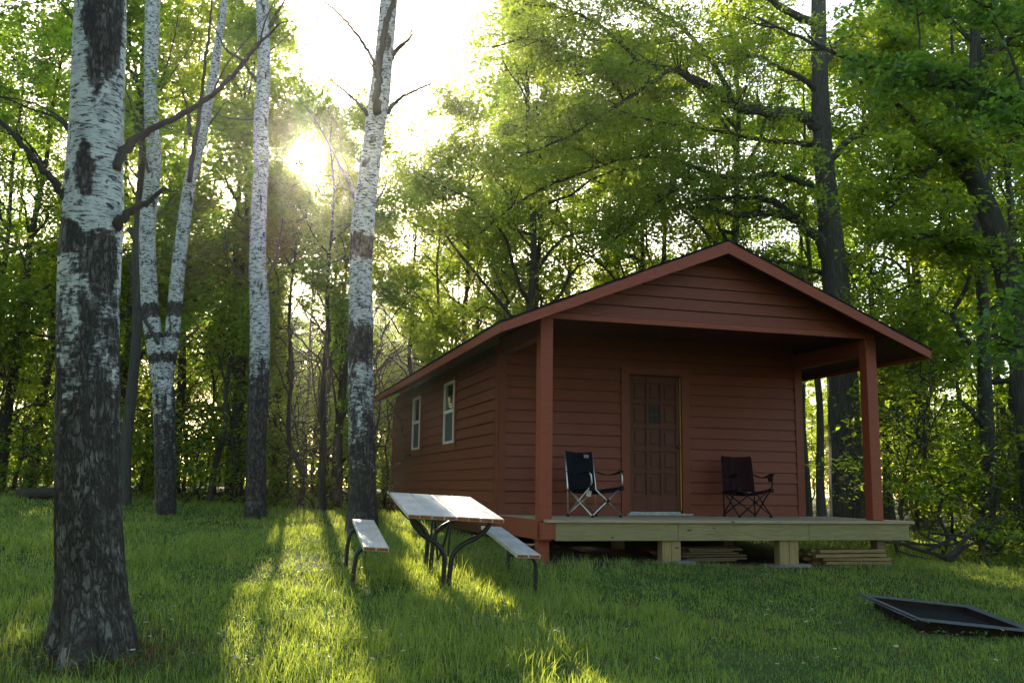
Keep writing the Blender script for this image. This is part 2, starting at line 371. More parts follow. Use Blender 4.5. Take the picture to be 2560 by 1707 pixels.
def smooth_path(P, r, n=40):
    P = np.asarray(P, float); r = np.asarray(r, float)
    L = np.concatenate([[0], np.cumsum(np.linalg.norm(np.diff(P, axis=0), axis=1))]); t = np.linspace(0, L[-1], n)
    m = np.gradient(P, L, axis=0) if len(P) > 2 else np.repeat((P[1:]-P[:1])/L[-1], len(P), 0)
    k = np.clip(np.searchsorted(L, t, 'right')-1, 0, len(L)-2); h = (L[k+1]-L[k])[:, None]; s_ = ((t-L[k])/(L[k+1]-L[k]))[:, None]
    Q = (2*s_**3-3*s_**2+1)*P[k]+(s_**3-2*s_**2+s_)*h*m[k]+(-2*s_**3+3*s_**2)*P[k+1]+(s_**3-s_**2)*h*m[k+1]
    return Q, np.interp(t, L, r)

# ------------------------------------------------------------------ ground
gx = np.concatenate([np.linspace(-140, -30, 12), np.linspace(-24, 24, 97), np.linspace(30, 140, 12)])
gy = np.concatenate([np.linspace(-60, -5, 8), np.linspace(-2, 40, 106), np.linspace(45, 160, 12)])
XX, YY = np.meshgrid(gx, gy); ZZ = G(XX, YY)
nn = len(gx); i, j = np.meshgrid(np.arange(len(gy)-1), np.arange(nn-1), indexing='ij'); a = (i*nn+j).ravel()
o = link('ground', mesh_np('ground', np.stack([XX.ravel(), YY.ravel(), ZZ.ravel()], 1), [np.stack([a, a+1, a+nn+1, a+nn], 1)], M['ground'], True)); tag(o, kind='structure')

# ------------------------------------------------------------------ cabin
CO = np.array([.354, 11.636, .6]); CR = .28403
cabin = empty('cabin', 'small barn red wooden cabin with gabled porch roof and deck', 'cabin', CO, CR)
def c2w(x, y, z=0):
    c, s = math.cos(CR), math.sin(CR); return np.array([CO[0]+x*c-y*s, CO[1]+x*s+y*c, CO[2]+z])
def w2c(x, y):
    c, s = math.cos(CR), math.sin(CR); dx, dy = x-CO[0], y-CO[1]; return dx*c+dy*s, -dx*s+dy*c
W, PD, YB = 4.88, 1.894, 10.85
EX = .163
rng = random.Random(7)
def cpart(name, g, m, parent=cabin, bev=.003, smooth=False):
    o = link(name, g.mesh(name, m, smooth), parent)
    if bev: bevel(o, bev)
    return o
# --- left wall (plane x=0, faces -x)
lw = cpart('wall', Geo().box((.0, PD+.02, -.3), (.09, YB, 2.42)), M['soffit'], bev=0)
wins = [(4.56, 5.34), (7.58, 8.36)]; WZ0, WZ1 = 1.105, 2.165
def lap(axis, a0, a1, zb, n=-1, base=0.0, h=EX, last=False):
    """one lap board: bottom edge proud, top stopped short of the next"""
    g = Geo(); t0, t1 = .010, .030; jz = rng.uniform(-.003, .003); jt = rng.uniform(-.002, .004)
    zt = zb+h-.011  # gap bares dark sheathing, standing in for the shadow line under each lap
    prof = [(0, zb+jz), (t1+jt, zb+jz), (t0, zt), (0, zt)]
    if axis == 'y': P = [(base+n*p, a0, z) for p, z in prof]; d = (0, a1-a0, 0)
    else: P = [(a0, base+n*p, z) for p, z in prof]; d = (a1-a0, 0, 0)
    if axis == 'x': P = P[::-1]
    g.prism(P, d); return g
for k in range(-1, 15):
    z = .003+EX*k
    if z > 2.28: continue
    segs = [(PD+.10, YB)]
    for (y0, y1) in wins:
        if z+EX > WZ0-.10 and z < WZ1+.05:
            ns = []
            for (s0, s1) in segs:
                if s0 < y0 and s1 > y1: ns += [(s0, y0-.09), (y1+.09, s1)]
                else: ns.append((s0, s1))
            segs = ns
    ns = []
    for (s0, s1) in segs:                       # butt joints
        if s1-s0 > 3.0:
            c = s0+rng.uniform(.35, .65)*(s1-s0); ns += [(s0, c-.002), (c+.002, s1)]
        else: ns.append((s0, s1))
    for (s0, s1) in ns: cpart('siding_board', lap('y', s0, s1, z), M['red'], lw, 0)
# corner boards, left wall
cpart('corner_board', Geo().box((-.040, PD-.03, -.2), (-.002, PD+.10, 2.4)), M['red'])
cpart('corner_board', Geo().box((-.040, YB-.02, -.3), (-.002, YB+.09, 2.3)), M['red_trim'])
# windows
for wi, (y0, y1) in enumerate(wins):
    wo = cpart('window', Geo().box((-.036, y0-.085, WZ0-.122), (-.001, y0, WZ1+.07)).box((-.036, y1, WZ0-.122), (-.001, y1+.085, WZ1+.07)).box((-.036, y0, WZ0-.122), (-.001, y1, WZ0)).box((-.036, y0, WZ1), (-.001, y1, WZ1+.07)), M['red_trim'], bev=0)
    f = Geo(); fw = .042; x0, x1 = -.055, -.002
    f.box((x0, y0, WZ0), (x1, y1, WZ0+fw)).box((x0, y0, WZ1-fw), (x1, y1, WZ1)).box((x0, y0, WZ0+fw), (x1, y0+fw, WZ1-fw)).box((x0, y1-fw, WZ0+fw), (x1, y1, WZ1-fw))
    zm = 1.655; f.box((x0+.006, y0+fw, zm-.03), (x1, y1-fw, zm+.03))
    cpart('frame', f, M['white'], wo)
    cpart('pane', Geo().box((-.018, y0+fw, zm+.03), (-.010, y1-fw, WZ1-fw)), M['glass'], wo, 0)
    cpart('screen', Geo().box((-.022, y0+fw, WZ0+fw), (-.014, y1-fw, zm-.03)), M['screen'], wo, 0)
# --- front wall (plane y=PD, faces -y)
fwall = cpart('wall', Geo().box((.09, PD+.0, -.02), (1.985, PD+.09, 2.75)).box((2.835, PD, -.02), (W, PD+.09, 2.75)).box((1.985, PD, 2.05), (2.835, PD+.09, 2.75)), M['soffit'], bev=0)
for k in range(0, 17):
    z = .003+EX*k
    for (x0, x1) in (((.10, 1.858), (2.967, W-.10)) if z < 2.07 else ((.10, W-.10),)):
        cpart('siding_board', lap('x', x0, x1, z, -1, PD), M['red'], fwall, 0)
cpart('corner_board', Geo().box((-.002, PD-.038, -.02), (.10, PD-.001, 2.5)), M['red'])
cpart('corner_board', Geo().box((W-.10, PD-.038, -.02), (W+.03, PD-.001, 2.5)), M['red'])
cpart('wall', Geo().box((W-.09, PD+.10, -.3), (W, YB, 2.42)), M['red'], bev=0)
cpart('wall', Geo().box((.09, YB-.09, -.3), (W-.09, YB-.001, 2.6)), M['red'], bev=0)
# door
door = cpart('door', Geo().box((2.0, PD+.012, .06), (2.80, PD+.05, 2.04)), M['door_red'], bev=0)
cols3 = [(2.05, 2.265), (2.305, 2.495), (2.535, 2.75)]; rows = [(.30, .60), (.67, .93), (1.0, 1.26), (1.33, 1.62), (1.68, 1.93)]
rails = Geo()
ys0, ys1 = PD-.010, PD+.012
for (x0, x1) in [(2.0, 2.05), (2.265, 2.305), (2.495, 2.535), (2.75, 2.80)]: rails.box((x0, ys0, .06), (x1, ys1, 2.04))
for (z0, z1) in [(.06, .30), (.60, .67), (.93, 1.0), (1.26, 1.33), (1.62, 1.68), (1.93, 2.04)]:
    for (x0, x1) in cols3: rails.box((x0, ys0+.001, z0), (x1, ys1, z1))
cpart('door_rails', rails, M['door_red'], door, .004)
for ri, (z0, z1) in enumerate(rows):
    for ci, (x0, x1) in enumerate(cols3):
        if ci == 1 and ri == 3: continue
        cpart('door_panel', Geo().box((x0+.035, PD-.001, z0+.035), (x1-.035, PD+.0115, z1-.035)), M['door_red'], door, .008)
x0, x1 = cols3[1]; z0, z1 = 1.33, 1.62
for a_ in (0, 1):
    for b_ in (0, 1):
        cpart('door_pane', Geo().box((x0+.02+a_*.08, PD+.0, z0+.02+b_*.13), (x0+.09+a_*.08, PD+.011, z0+.135+b_*.13)), M['dull_glass'], door, 0)
k_ = Geo().tube([(2.765, PD-.01, 1.0), (2.765, PD-.05, 1.0)], .012, 10).tube([(2.765, PD-.05, 1.0), (2.765, PD-.058, 1.0), (2.765, PD-.075, 1.0), (2.765, PD-.082, 1.0)], [.018, .028, .028, .012], 12)
cpart('door_handle', k_, M['black_steel'], door, 0, True)
cpart('weatherstrip', Geo().box((2.808, PD-.022, .07), (2.826, PD-.004, 2.045)), M['yellow'], bev=0)
cpart('door_trim', Geo().box((1.86, PD-.040, 0), (1.992, PD-.001, 2.06)), M['red'])
cpart('door_trim', Geo().box((2.836, PD-.040, 0), (2.965, PD-.001, 2.06)), M['red'])
cpart('door_trim', Geo().box((1.86, PD-.042, 2.06), (2.965, PD-.001, 2.17)), M['red'])
cpart('threshold', Geo().box((1.93, PD-.13, .003), (2.96, PD-.036, .03)).box((2.0, PD-.034, .003), (2.80, PD+.01, .055)), M['threshold'])
# --- roof
SL = (3.613-2.355)/(W/2+.6)
def roofz(x): return 3.613-SL*abs(x-W/2)
YF, YE = -.32, YB+.22
th = .035
for s in (-1, 1):
    xe = W/2+s*(W/2+.6)
    g = Geo().prism([(W/2, YF+.002, 3.613-.045), (xe, YF+.002, roofz(xe)-.045), (xe, YF+.002, roofz(xe)-.045-th), (W/2, YF+.002, 3.613-.045-th)] if s > 0 else
                    [(W/2, YF+.002, 3.613-.045-th), (xe, YF+.002, roofz(xe)-.045-th), (xe, YF+.002, roofz(xe)-.045), (W/2, YF+.002, 3.613-.045)], (0, YE-YF-.004, 0))
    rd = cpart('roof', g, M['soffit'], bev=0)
    # shingle courses: overlapping thin slabs, slightly uneven edge
    nC = 20; ux, uz = (xe-W/2)/nC, (roofz(xe)-3.613)/nC
    for c_ in range(nC):
        a0 = W/2+ux*c_; a1 = W/2+ux*(c_+1)*1.0+ux*.25; lift = .012; j_ = rng.uniform(-.008, .008)
        if c_ == nC-1: a1 = xe+s*.03
        z0_, z1_ = roofz(a0)-.044, roofz(a1)-.044+lift
        if s > 0: poly = [(a0, YF-.025+j_, z0_+.022), (a1, YF-.025+j_, z1_+.022), (a1, YF-.025+j_, z1_-.012), (a0, YF-.025+j_, z0_-.0)]
        else: poly = [(a0, YF-.025+j_, z0_), (a1, YF-.025+j_, z1_-.012), (a1, YF-.025+j_, z1_+.022), (a0, YF-.025+j_, z0_+.022)]
        cpart('shingle_course', Geo().prism(poly, (0, YE-YF+.05, 0)), M['shingle'], rd, 0)
    # rake board (front) and eave board
    hb = .146
    zt = -.046
    P = [(W/2, YF-.022, 3.613+zt), (W/2, YF-.022, 3.613+zt-.16), (xe, YF-.022, roofz(xe)+zt-.115), (xe, YF-.022, roofz(xe)+zt+.0)]
    cpart('rake_board', Geo().prism(P if s < 0 else P[::-1], (0, .023, 0)), M['red_trim'], bev=.002)
    jn = [YF, 1.16, 5.3, YE]
    for q in range(3):
        xo = xe+s*.001; b0, b1 = (xo, xo+.022) if s > 0 else (xo-.022, xo)
        cpart('eave_board', Geo().box((b0, jn[q]+.002 if q else YF-.022, roofz(xe)-.165), (b1, jn[q+1], roofz(xe)-.040)), M['red_trim'], bev=.002)
    # soffit under the side eave
    xs0, xs1 = (xe-.002, W+.035) if s > 0 else (-.035, xe+.002)
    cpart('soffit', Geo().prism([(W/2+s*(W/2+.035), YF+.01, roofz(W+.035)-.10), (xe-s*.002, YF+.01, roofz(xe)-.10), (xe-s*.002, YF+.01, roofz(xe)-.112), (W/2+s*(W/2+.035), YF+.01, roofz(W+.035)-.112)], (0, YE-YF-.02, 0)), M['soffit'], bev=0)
    for yy in np.arange(.28, YE, .61):   # rafter tails are boxed; front lookouts
        pass
# gable wall above porch beam, plane y=0
gb = cpart('gable_wall', Geo().prism([(.02, .03, 2.48), (W-.02, .03, 2.48), (W-.02, .03, roofz(0)-.10), (W/2, .03, 3.50), (.02, .03, roofz(0)-.10)], (0, .05, 0)), M['soffit'], bev=0)
for k in range(0, 8):
    z = 2.535+.156*k; zt = z+.156-.011  # top cut short so the dark backing draws the lap shadow
    if zt > 3.52 and z > 3.42: continue
    zl = lambda zz: min(W/2-.01, max(0, W/2-(3.613-.085-zz)/SL))
    xb, xt = zl(z), zl(min(zt, 3.52))
    t1, t0 = .030, .010
    P = [(xb, .03-t1, z), (W-xb, .03-t1, z), (W-xt, .03-t0, min(zt, 3.52)), (xt, .03-t0, min(zt, 3.52))]
    B_ = [(xb, .029, z), (W-xb, .029, z), (W-xt, .029, min(zt, 3.52)), (xt, .029, min(zt, 3.52))]
    g = Geo().add(np.array(P+B_), [(0, 1, 2, 3), (7, 6, 5, 4), (0, 4, 5, 1), (1, 5, 6, 2), (2, 6, 7, 3), (3, 7, 4, 0)])
    cpart('siding_board', g, M['red'], gb, 0)
# porch beams, ceiling
cpart('porch_beam', Geo().box((.0, .0, 2.30), (W, .029, 2.533)).box((.0, .081, 2.30), (W, .15, 2.5)), M['soffit'], bev=.003)
bpy.data.objects.remove(bpy.data.objects['porch_beam'])
cpart('porch_beam', Geo().box((.02, -.001, 2.466), (W-.02, .029, 2.533)), M['red_trim'], bev=.002)
for x_ in (.0, W-.15):
    cpart('porch_beam', Geo().box((x_, .165, 2.25), (x_+.15, PD-.035, 2.462)), M['red'], bev=.003)
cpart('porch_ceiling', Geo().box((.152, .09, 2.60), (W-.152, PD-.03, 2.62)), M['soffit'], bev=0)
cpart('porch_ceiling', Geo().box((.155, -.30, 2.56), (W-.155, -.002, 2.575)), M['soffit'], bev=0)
bpy.data.objects.remove(bpy.data.objects['porch_ceiling.001'])
# posts
for x_ in (0, W-.165):
    z0 = -.27 if x_ == 0 else .002
    cpart('porch_post', Geo().box((x_, 0, z0), (x_+.165, .163, 2.464)), M['red_trim'], bev=.006)
# deck
for k in range(14):
    y0 = -.155+.1465*k
    if y0 > PD-.05: break
    x0 = .175 if y0 < .16 else 0.0
    x1 = 5.25+rng.uniform(-.004, .004) if y0 < PD else W
    if k == 0:
        for (a_, b_) in ((.05, 5.25),): cpart('deck_board', Geo().box((a_, y0, -.036), (b_, -.012, 0)), M['deck'])
    elif y0 < .16: cpart('deck_board', Geo().box((x0, max(y0, -.008), -.036), (W-.17, y0+.142, 0)), M['deck']); cpart('deck_board', Geo().box((W+.003, max(y0, -.008), -.036), (x1, y0+.142, 0)), M['deck'])
    else: cpart('deck_board', Geo().box((x0, y0, -.036), (x1, min(y0+.142, PD-.036), 0)), M['deck'])
for (x0, x1, mt) in ((.17, 1.775, 'treated'), (1.779, 3.64, 'treated'), (3.644, 5.18, 'treated')):
    cpart('rim_board', Geo().box((x0, -.122, -.25), (x1, -.084, -.038)), M[mt])
cpart('rim_board', Geo().box((5.142, -.083, -.25), (5.18, PD, -.038)), M['treated'])
cpart('skirt_board', Geo().box((-.006, -.122, -.235), (.168, -.03, -.038)), M['red_trim'])
cpart('skirt_board', Geo().box((-.034, -.03, -.24), (-.002, PD-.035, -.005)), M['red_trim'])
for yj in np.arange(.5, 1.8, .41): cpart('joist', Geo().box((.02, yj, -.2), (5.14, yj+.038, -.04)), M['plank_old'], bev=0)
for (x0, x1, y0, zb) in ((1.58, 1.83, -.08, 0), (3.23, 3.50, -.08, 0), (4.76, 4.88, 0, 0), (.0, .14, 0.02, 0), (1.6, 1.75, 1.5, 0), (3.3, 3.45, 1.5, 0)):
    p_ = c2w((x0+x1)/2, y0+.07); zb = g1(p_[0], p_[1])-CO[2]-.03
    mm = M['treated2'] if y0 < -.01 else M['plank_old']
    if x0 == 0: mm = M['red_trim']
    xm = (x0+x1)/2
    zt = -.251 if x0 else -.271
    g = Geo().box((x0, y0, zb), (xm-.001 if y0 < -.01 else x1, y0+.14, zt))
    cpart('deck_post', g, mm)
    if y0 < -.01: cpart('deck_post', Geo().box((xm+.001, y0-.003, zb), (x1, y0+.137, zt)), mm)

# concrete pads
for i_, (x_, y_, sx) in enumerate(((1.74, .02, .5), (3.35, .02, .56), (4.82, .1, .4))):
    p_ = c2w(x_, y_); o = link('concrete_pad', Geo().box((-sx/2, -.2, -.06), (sx/2, .17, .035)).mesh('concrete_pad', M['concrete']), None, (p_[0], p_[1], g1(p_[0], p_[1])), (.0, -.03, CR)); bevel(o, .012, 2)
    tag(o, ['flat grey concrete pad under the left doubled deck post', 'flat grey concrete pad under the middle deck post', 'flat concrete pad under the dark right corner deck post'][i_], 'concrete pad')
# dirt under the deck
n_ = 24; ux = np.linspace(-.25, 5.3, n_); uy = np.linspace(-.35, 2.0, 12)
A_, B_ = np.meshgrid(ux, uy); cw = np.stack([CO[0]+A_*math.cos(CR)-B_*math.sin(CR), CO[1]+A_*math.sin(CR)+B_*math.cos(CR)], -1)
i, j = np.meshgrid(np.arange(11), np.arange(n_-1), indexing='ij'); a = (i*n_+j).ravel()
o = link('dirt_under_deck', mesh_np('dirt_under_deck', np.stack([cw[..., 0].ravel(), cw[..., 1].ravel(), G(cw[..., 0], cw[..., 1]).ravel()+.012], 1), [np.stack([a, a+1, a+n_+1, a+n_], 1)], M['dirt'], True)); tag(o, kind='structure')

# lumber piles
def pile(name, label, x0, x1, y, rows_, m, rz=0, thin=False):
    p_ = c2w((x0+x1)/2, y); e = empty(name, label, 'wood pile', (p_[0], p_[1], g1(p_[0], p_[1])+.0), CR+rz)
    z = .02; L = (x1-x0)
    for k in range(rows_):
        t_ = .022 if thin else .042
        for q in range(3 if thin else 3):
            l0 = -L/2+rng.uniform(0, .22); l1 = L/2-rng.uniform(0, .3)
            yy = -.2+q*.135+rng.uniform(-.02, .02)
            Mx = np.array(Matrix.Translation((0, 0, z)) @ Euler((rng.uniform(-.03, .03), rng.uniform(-.012, .012), rng.uniform(-.05, .05))).to_matrix().to_4x4())
            o = link('plank', Geo().box((l0, yy, 0), (l1, yy+rng.uniform(.07, .12), t_), Mx).mesh('plank', M[m]), e); bevel(o, .003)
        z += t_+rng.uniform(.004, .014)
    return e
pile('lumber_pile', 'loose pile of thin weathered planks between the deck posts', 1.9, 3.0, .45, 6, 'plank_old', .04, True)
pile('lumber_pile', 'stack of tan boards under the right end of the deck', 3.75, 4.95, .15, 4, 'plank_tan', -.06)

# ------------------------------------------------------------------ camping chairs
def chair(loc, rz, cloth, tube_m, label, tags, wd=.54, dp=.46):
    c = empty('camping_chair', label, 'camping chair', loc, rz)
    x = wd/2; y0, y1 = dp/2, -dp/2        # back at +y, front at -y
    sz = .40
    tr = .0095
    def tb(name, *segs, m=tube_m, r=tr, sm=True):
        g = Geo()
        for P in segs: g.tube(P, r, 8)
        return link(name, g.mesh(name, m, sm), c)
    for s in (-1, 1):
        tb('back_post', [(s*x, y0, .01), (s*x, y0+.01, .42), (s*(x-.01), y0+.07, .86)])
        tb('side_leg', [(s*x, y0, .37), (s*(x+.01), y1, .015)])
        tb('side_leg', [(s*(x+.012), y0-.005, .03), (s*(x+.02), y1+.02, sz)])
        tb('arm_upright', [(s*(x+.02), y1+.02, sz-.0), (s*(x+.025), y1-.01, sz+.05), (s*(x+.03), y1+.0, sz+.15), (s*(x+.035), y1+.04, sz+.2)])
        for fy in (y0, y1):
            link('foot', Geo().tube([(s*x, fy, 0), (s*x, fy, .03)], .02, 10).mesh('foot', M['blackcloth'], True), c)
        # arm strap
        n = 9; P = []
        for q in range(n):
            t = q/(n-1); yy = y0+.02+(y1-.03-y0)*t; zz = .60+.01*t-.05*math.sin(math.pi*t)
            hw = .012+.028*min(1, t*1.6)
            P.append([(s*(x+.01+.02*t)-hw, yy, zz), (s*(x+.01+.02*t)+hw, yy, zz)])
        V = np.array(P).reshape(-1, 3); Q = [(2*q, 2*q+1, 2*q+3, 2*q+2) for q in range(n-1)]
        o = link('armrest', mesh_np('armrest', V, [Q], cloth, True), c); md = o.modifiers.new('thick', 'SOLIDIFY'); md.thickness = .008
    tb('front_leg', [(-x, y1, .02), (x+.01, y1+.01, sz)]); tb('front_leg', [(x, y1-.02, .02), (-x-.01, y1-.01, sz)])
    tb('back_leg', [(-x, y0, .03), (x, y0-.01, sz-.02)]); tb('back_leg', [(x, y0+.02, .03), (-x, y0+.015, sz-.02)])
    link('hub', Geo().tube([(0, y1-.035, .215), (0, y1+.025, .215)], .022, 10).mesh('hub', M['blackcloth'], True), c)
    # back cloth
    n, k = 12, 12; V = []
    for a_ in range(n):
        t = a_/(n-1); zz = .36+t*.52; yb = y0+.0+.06*t
        for b_ in range(k):
            u_ = b_/(k-1)*2-1; sag = (1-u_*u_)*(.05+.03*math.sin(t*3)); ww = (x-.01)*(1-.04*t)
            top = -.018*(1-u_*u_)*(t**3)
            V.append((u_*ww, yb+sag, zz+top+.004*math.sin(u_*9+t*5)))
    Q = [(a_*k+b_, a_*k+b_+1, (a_+1)*k+b_+1, (a_+1)*k+b_) for a_ in range(n-1) for b_ in range(k-1)]
    o = link('backrest', mesh_np('backrest', V, [Q], cloth, True), c); md = o.modifiers.new('thick', 'SOLIDIFY'); md.thickness = .012
    V = []
    for a_ in range(n):
        t = a_/(n-1); yy = y1-.0+(y0-y1+.05)*t
        for b_ in range(k):
            u_ = b_/(k-1)*2-1; V.append((u_*(x+.01), yy, sz-.075*(1-u_*u_)*(.35+.65*math.sin(math.pi*min(1, .35+t*.6)))-.05*t+.003*math.sin(7*u_+3*t)))
    o = link('seat', mesh_np('seat', V, [Q], cloth, True), c); md = o.modifiers.new('thick', 'SOLIDIFY'); md.thickness = .012
    # front corner pockets
    for s in (-1, 1): bevel(link('corner_pocket', Geo().box((s*(x+.01)-.03, y1-.03, sz-.05), (s*(x+.01)+.03, y1+.03, sz+.012)).mesh('corner_pocket', M['blackcloth']), c), .012, 2)
    if tags:
        link('label_patch', Geo().box((.08, y0+.055, .79), (.17, y0+.062, .835)).mesh('label_patch', M['greytag']), c, (0, -.012, 0))
        o = link('care_tag', Geo().box((-.035, -.002, -.11), (.035, .002, 0)).mesh('care_tag', M['tag']), c, (-x+.06, y1+.10, sz-.02), (.15, .2, -.2))
    else:
        link('cup_holder', Geo().tube([(x+.035, y1+.05, .60), (x+.035, y1+.05, .53), (x+.035, y1+.05, .50)], [.04, .036, .03], 12).mesh('cup_holder', cloth, True), c)
        for uu in (-.09,): link('webbing', Geo().box((uu-.015, y0+.045, .42), (uu+.015, y0+.05, .86)).mesh('webbing', M['blackcloth']), c, (0, -.0, 0))
    return c
bl = np.array([.78, 12.93]); dv = np.array([math.cos(R(41)), math.sin(R(41))]); fv = np.array([math.sin(R(41)), -math.cos(R(41))])
cc = bl+dv*.27+fv*.23
chair((cc[0], cc[1], .602), R(41), M['navy'], M['alu'], 'navy folding camp chair with bare metal legs and white tag left of the door', True)
bl = np.array([3.10, 14.0]); dv = np.array([math.cos(R(16)), math.sin(R(16))]); fv = np.array([math.sin(R(16)), -math.cos(R(16))])
cc = bl+dv*.26+fv*.23
chair((cc[0], cc[1], .602), R(16), M['maroon'], M['blackcloth'], 'dark maroon folding camp chair with black legs right of the door', False, .50, .44)

# ------------------------------------------------------------------ picnic table
tb_ = empty('picnic_table', 'picnic table with pale worn planks, orange plank ends and bent black tube legs', 'picnic table', (-.693, 9.933, .789))
tb_.rotation_euler = (Matrix.Rotation(.221, 3, 'Z') @ Matrix.Rotation(.104, 3, 'X') @ Matrix.Rotation(.047, 3, 'Y')).to_euler()
L2 = .905
def plank(xc, w_, z, name):
    o = link(name, Geo().box((xc-w_/2, -L2+rng.uniform(-.004, .004), z-.040), (xc+w_/2, L2, z)).mesh(name, M['table']), tb_); bevel(o, .006, 2)
    for k in (-1, 1):                           # rusty orange blocks set in the hollow plank ends
        for e_ in (-1, 1):
            xm = xc+k*w_*.245
            y_a = e_*(L2+.001)
            link('end_block', Geo().box((xm-w_*.215, min(y_a, y_a+e_*.005), z-.033), (xm+w_*.215, max(y_a, y_a+e_*.005), z-.007)).mesh('end_block', M['endgrain']), o)
for k in range(4): plank(-.345+.23*k, .226, 0, 'plank')
for s in (-1, 1): plank(s*.723, .236, -.316, 'bench_plank')
def leg_path(P, r, name='leg'):
    Q, rr = smooth_path(P, [r]*len(P), 26); link(name, Geo().tube(Q, rr, 12).mesh(name, M['black_steel'], True), tb_)
for y_ in (-.62, .62):
    for s in (-1, 1):
        leg_path([(s*.40, y_, -.055), (s*.36, y_, -.13), (s*.27, y_, -.22), (s*.12, y_, -.31), (s*.045, y_, -.40), (s*.03, y_, -.55), (s*.03, y_, -.84)], .024)
        leg_path([(s*.60, y_+.004, -.372), (s*.74, y_+.004, -.374), (s*.82, y_+.004, -.384), (s*.868, y_+.004, -.43), (s*.882, y_+.004, -.52), (s*.885, y_+.004, -.80)], .022, 'bench_leg')
    leg_path([(-.42, y_, -.048), (.42, y_, -.048)], .014, 'cross_bar')
    leg_path([(0, y_-.02*np.sign(y_), -.045), (0, y_-.02*np.sign(y_), -.42)], .011, 'strut')
leg_path([(0, -.60, -.06), (0, -.1, -.50), (0, 0, -.56)], .012, 'brace'); leg_path([(0, .60, -.06), (0, .1, -.50), (0, 0, -.56)], .012, 'brace')

# ------------------------------------------------------------------ fire ring
def above_ground(x, y, h):
    d = _f + (x*KD-CXP)/FP*_r2 - (y*KD-CYP)/FP*_u2
    t = np.linspace(2, 60, 6000); P = CAM + t[:, None]*d
    return P[np.argmax(P[:, 2] < G(P[:, 0], P[:, 1])+h)]
def ray_pt(x, y, t):
    d = _f + (x*KD-CXP)/FP*_r2 - (y*KD-CYP)/FP*_u2; return CAM + t*d
def ring_cost(tt):
    A_, D_, B_ = ray_pt(1973, 1362, tt[0]), ray_pt(2116, 1424, tt[1]), ray_pt(2243, 1391, tt[2])
    e1, e2 = A_-D_, B_-A_; h = [P[2]-g1(P[0], P[1]) for P in (A_, D_, B_)]
    return (e1@e2/.05)**2 + ((np.linalg.norm(e1)-np.linalg.norm(e2))/.15)**2 + ((h[1]-.09)/.04)**2 + ((h[0]-.10)/.08)**2 + ((h[2]-.09)/.08)**2 + ((np.linalg.norm(e1)-1.05)/.2)**2
best = min(((ring_cost((a_, b_, c_)), a_, b_, c_) for a_ in np.arange(8, 10, .08) for b_ in np.arange(7, 9, .08) for c_ in np.arange(7.4, 9.6, .08)))
A_, D_, B_ = ray_pt(1973, 1362, best[1]), ray_pt(2116, 1424, best[2]), ray_pt(2243, 1391, best[3])
S = float(np.linalg.norm(A_-D_)); fl = .13
ay = (A_-D_)/S; ax = B_-A_; ax = ax-ay*(ax@ay); ax /= np.linalg.norm(ax); nz_ = np.cross(ax, ay)
fr = empty('fire_ring', 'low square steel campfire ring with notched flange sunk in the grass', 'fire ring')
fr.matrix_world = Matrix([[ax[0], ay[0], nz_[0], D_[0]], [ax[1], ay[1], nz_[1], D_[1]], [ax[2], ay[2], nz_[2], D_[2]], [0, 0, 0, 1]])
g = Geo().box((0, 0, -.006), (S, fl, 0)).box((0, S-fl, -.006), (S, S, 0)).box((0, fl, -.006), (.05, S-fl, 0)).box((S-fl, fl, -.006), (S, S-fl, 0))
o = link('flange', g.mesh('flange', M['ring_steel']), fr); bevel(o, .002)
g = Geo().box((fl-.02, fl-.02, -.22), (S-fl+.02, fl-.012, -.007)).box((fl-.02, S-fl+.012, -.22), (S-fl+.02, S-fl+.02, -.007)).box((fl-.02, fl-.011, -.22), (fl-.012, S-fl+.011, -.007)).box((S-fl+.012, fl-.011, -.22), (S-fl+.02, S-fl+.011, -.007))
link('side_wall', g.mesh('side_wall', M['rust']), fr)
link('ash_bed', Geo().box((fl-.01, fl-.01, -.12), (S-fl+.01, S-fl+.01, -.055)).mesh('ash_bed', M['ash']), fr)
n = 17
for k in range(n):
    y_ = .03+k*(S-.10)/(n-1); P = [(-.002, y_-.018, 0), (-.035, y_-.016, .006), (-.055, y_, .010), (-.035, y_+.016, .006), (-.002, y_+.018, 0)]
    link('notch_loop', Geo().tube(P, .006, 6).mesh('notch_loop', M['alu_dull'], True), fr)
link('notch_rail', Geo().tube([(-.047, .0, -.006), (-.047, S-.06, -.006)], .005, 6).mesh('notch_rail', M['ring_steel'], True), fr)
link('rod', Geo().tube([(.07, -.0, -.012), (.07, S, -.012)], .008, 8).mesh('rod', M['ring_steel'], True), fr)

# ------------------------------------------------------------------ lit gaps (where sunlight reaches the lawn between the crowns)
def poly_world(pts):
    return np.array([ground_hit(x, y) for x, y in pts])
LIT = [poly_world(p) for p in (
    [(630, 1200), (700, 1182), (800, 1190), (850, 1300), (830, 1340), (860, 1420), (900, 1500), (850, 1567), (560, 1567), (540, 1480), (520, 1360), (600, 1290)],
    [(880, 1185), (1180, 1200), (1260, 1290), (1240, 1350), (1330, 1480), (1420, 1567), (1180, 1567), (1100, 1420), (1050, 1340), (960, 1300), (900, 1230)],
    [(20, 1380), (130, 1340), (135, 1440), (30, 1470)],
    [(2150, 1290), (2352, 1300), (2352, 1345), (2180, 1330)])]
LIT.append(np.array([[-1.6, 9.2], [0.0, 9.0], [.2, 10.9], [-1.6, 11.0]]))
def in_poly(px_, py_, P):
    c = np.zeros(px_.shape, bool); n = len(P); j = n-1
    for i in range(n):
        xi, yi, xj, yj = *P[i], *P[j]
        c ^= ((yi > py_) != (yj > py_)) & (px_ < (xj-xi)*(py_-yi)/(yj-yi+1e-12)+xi); j = i
    return c
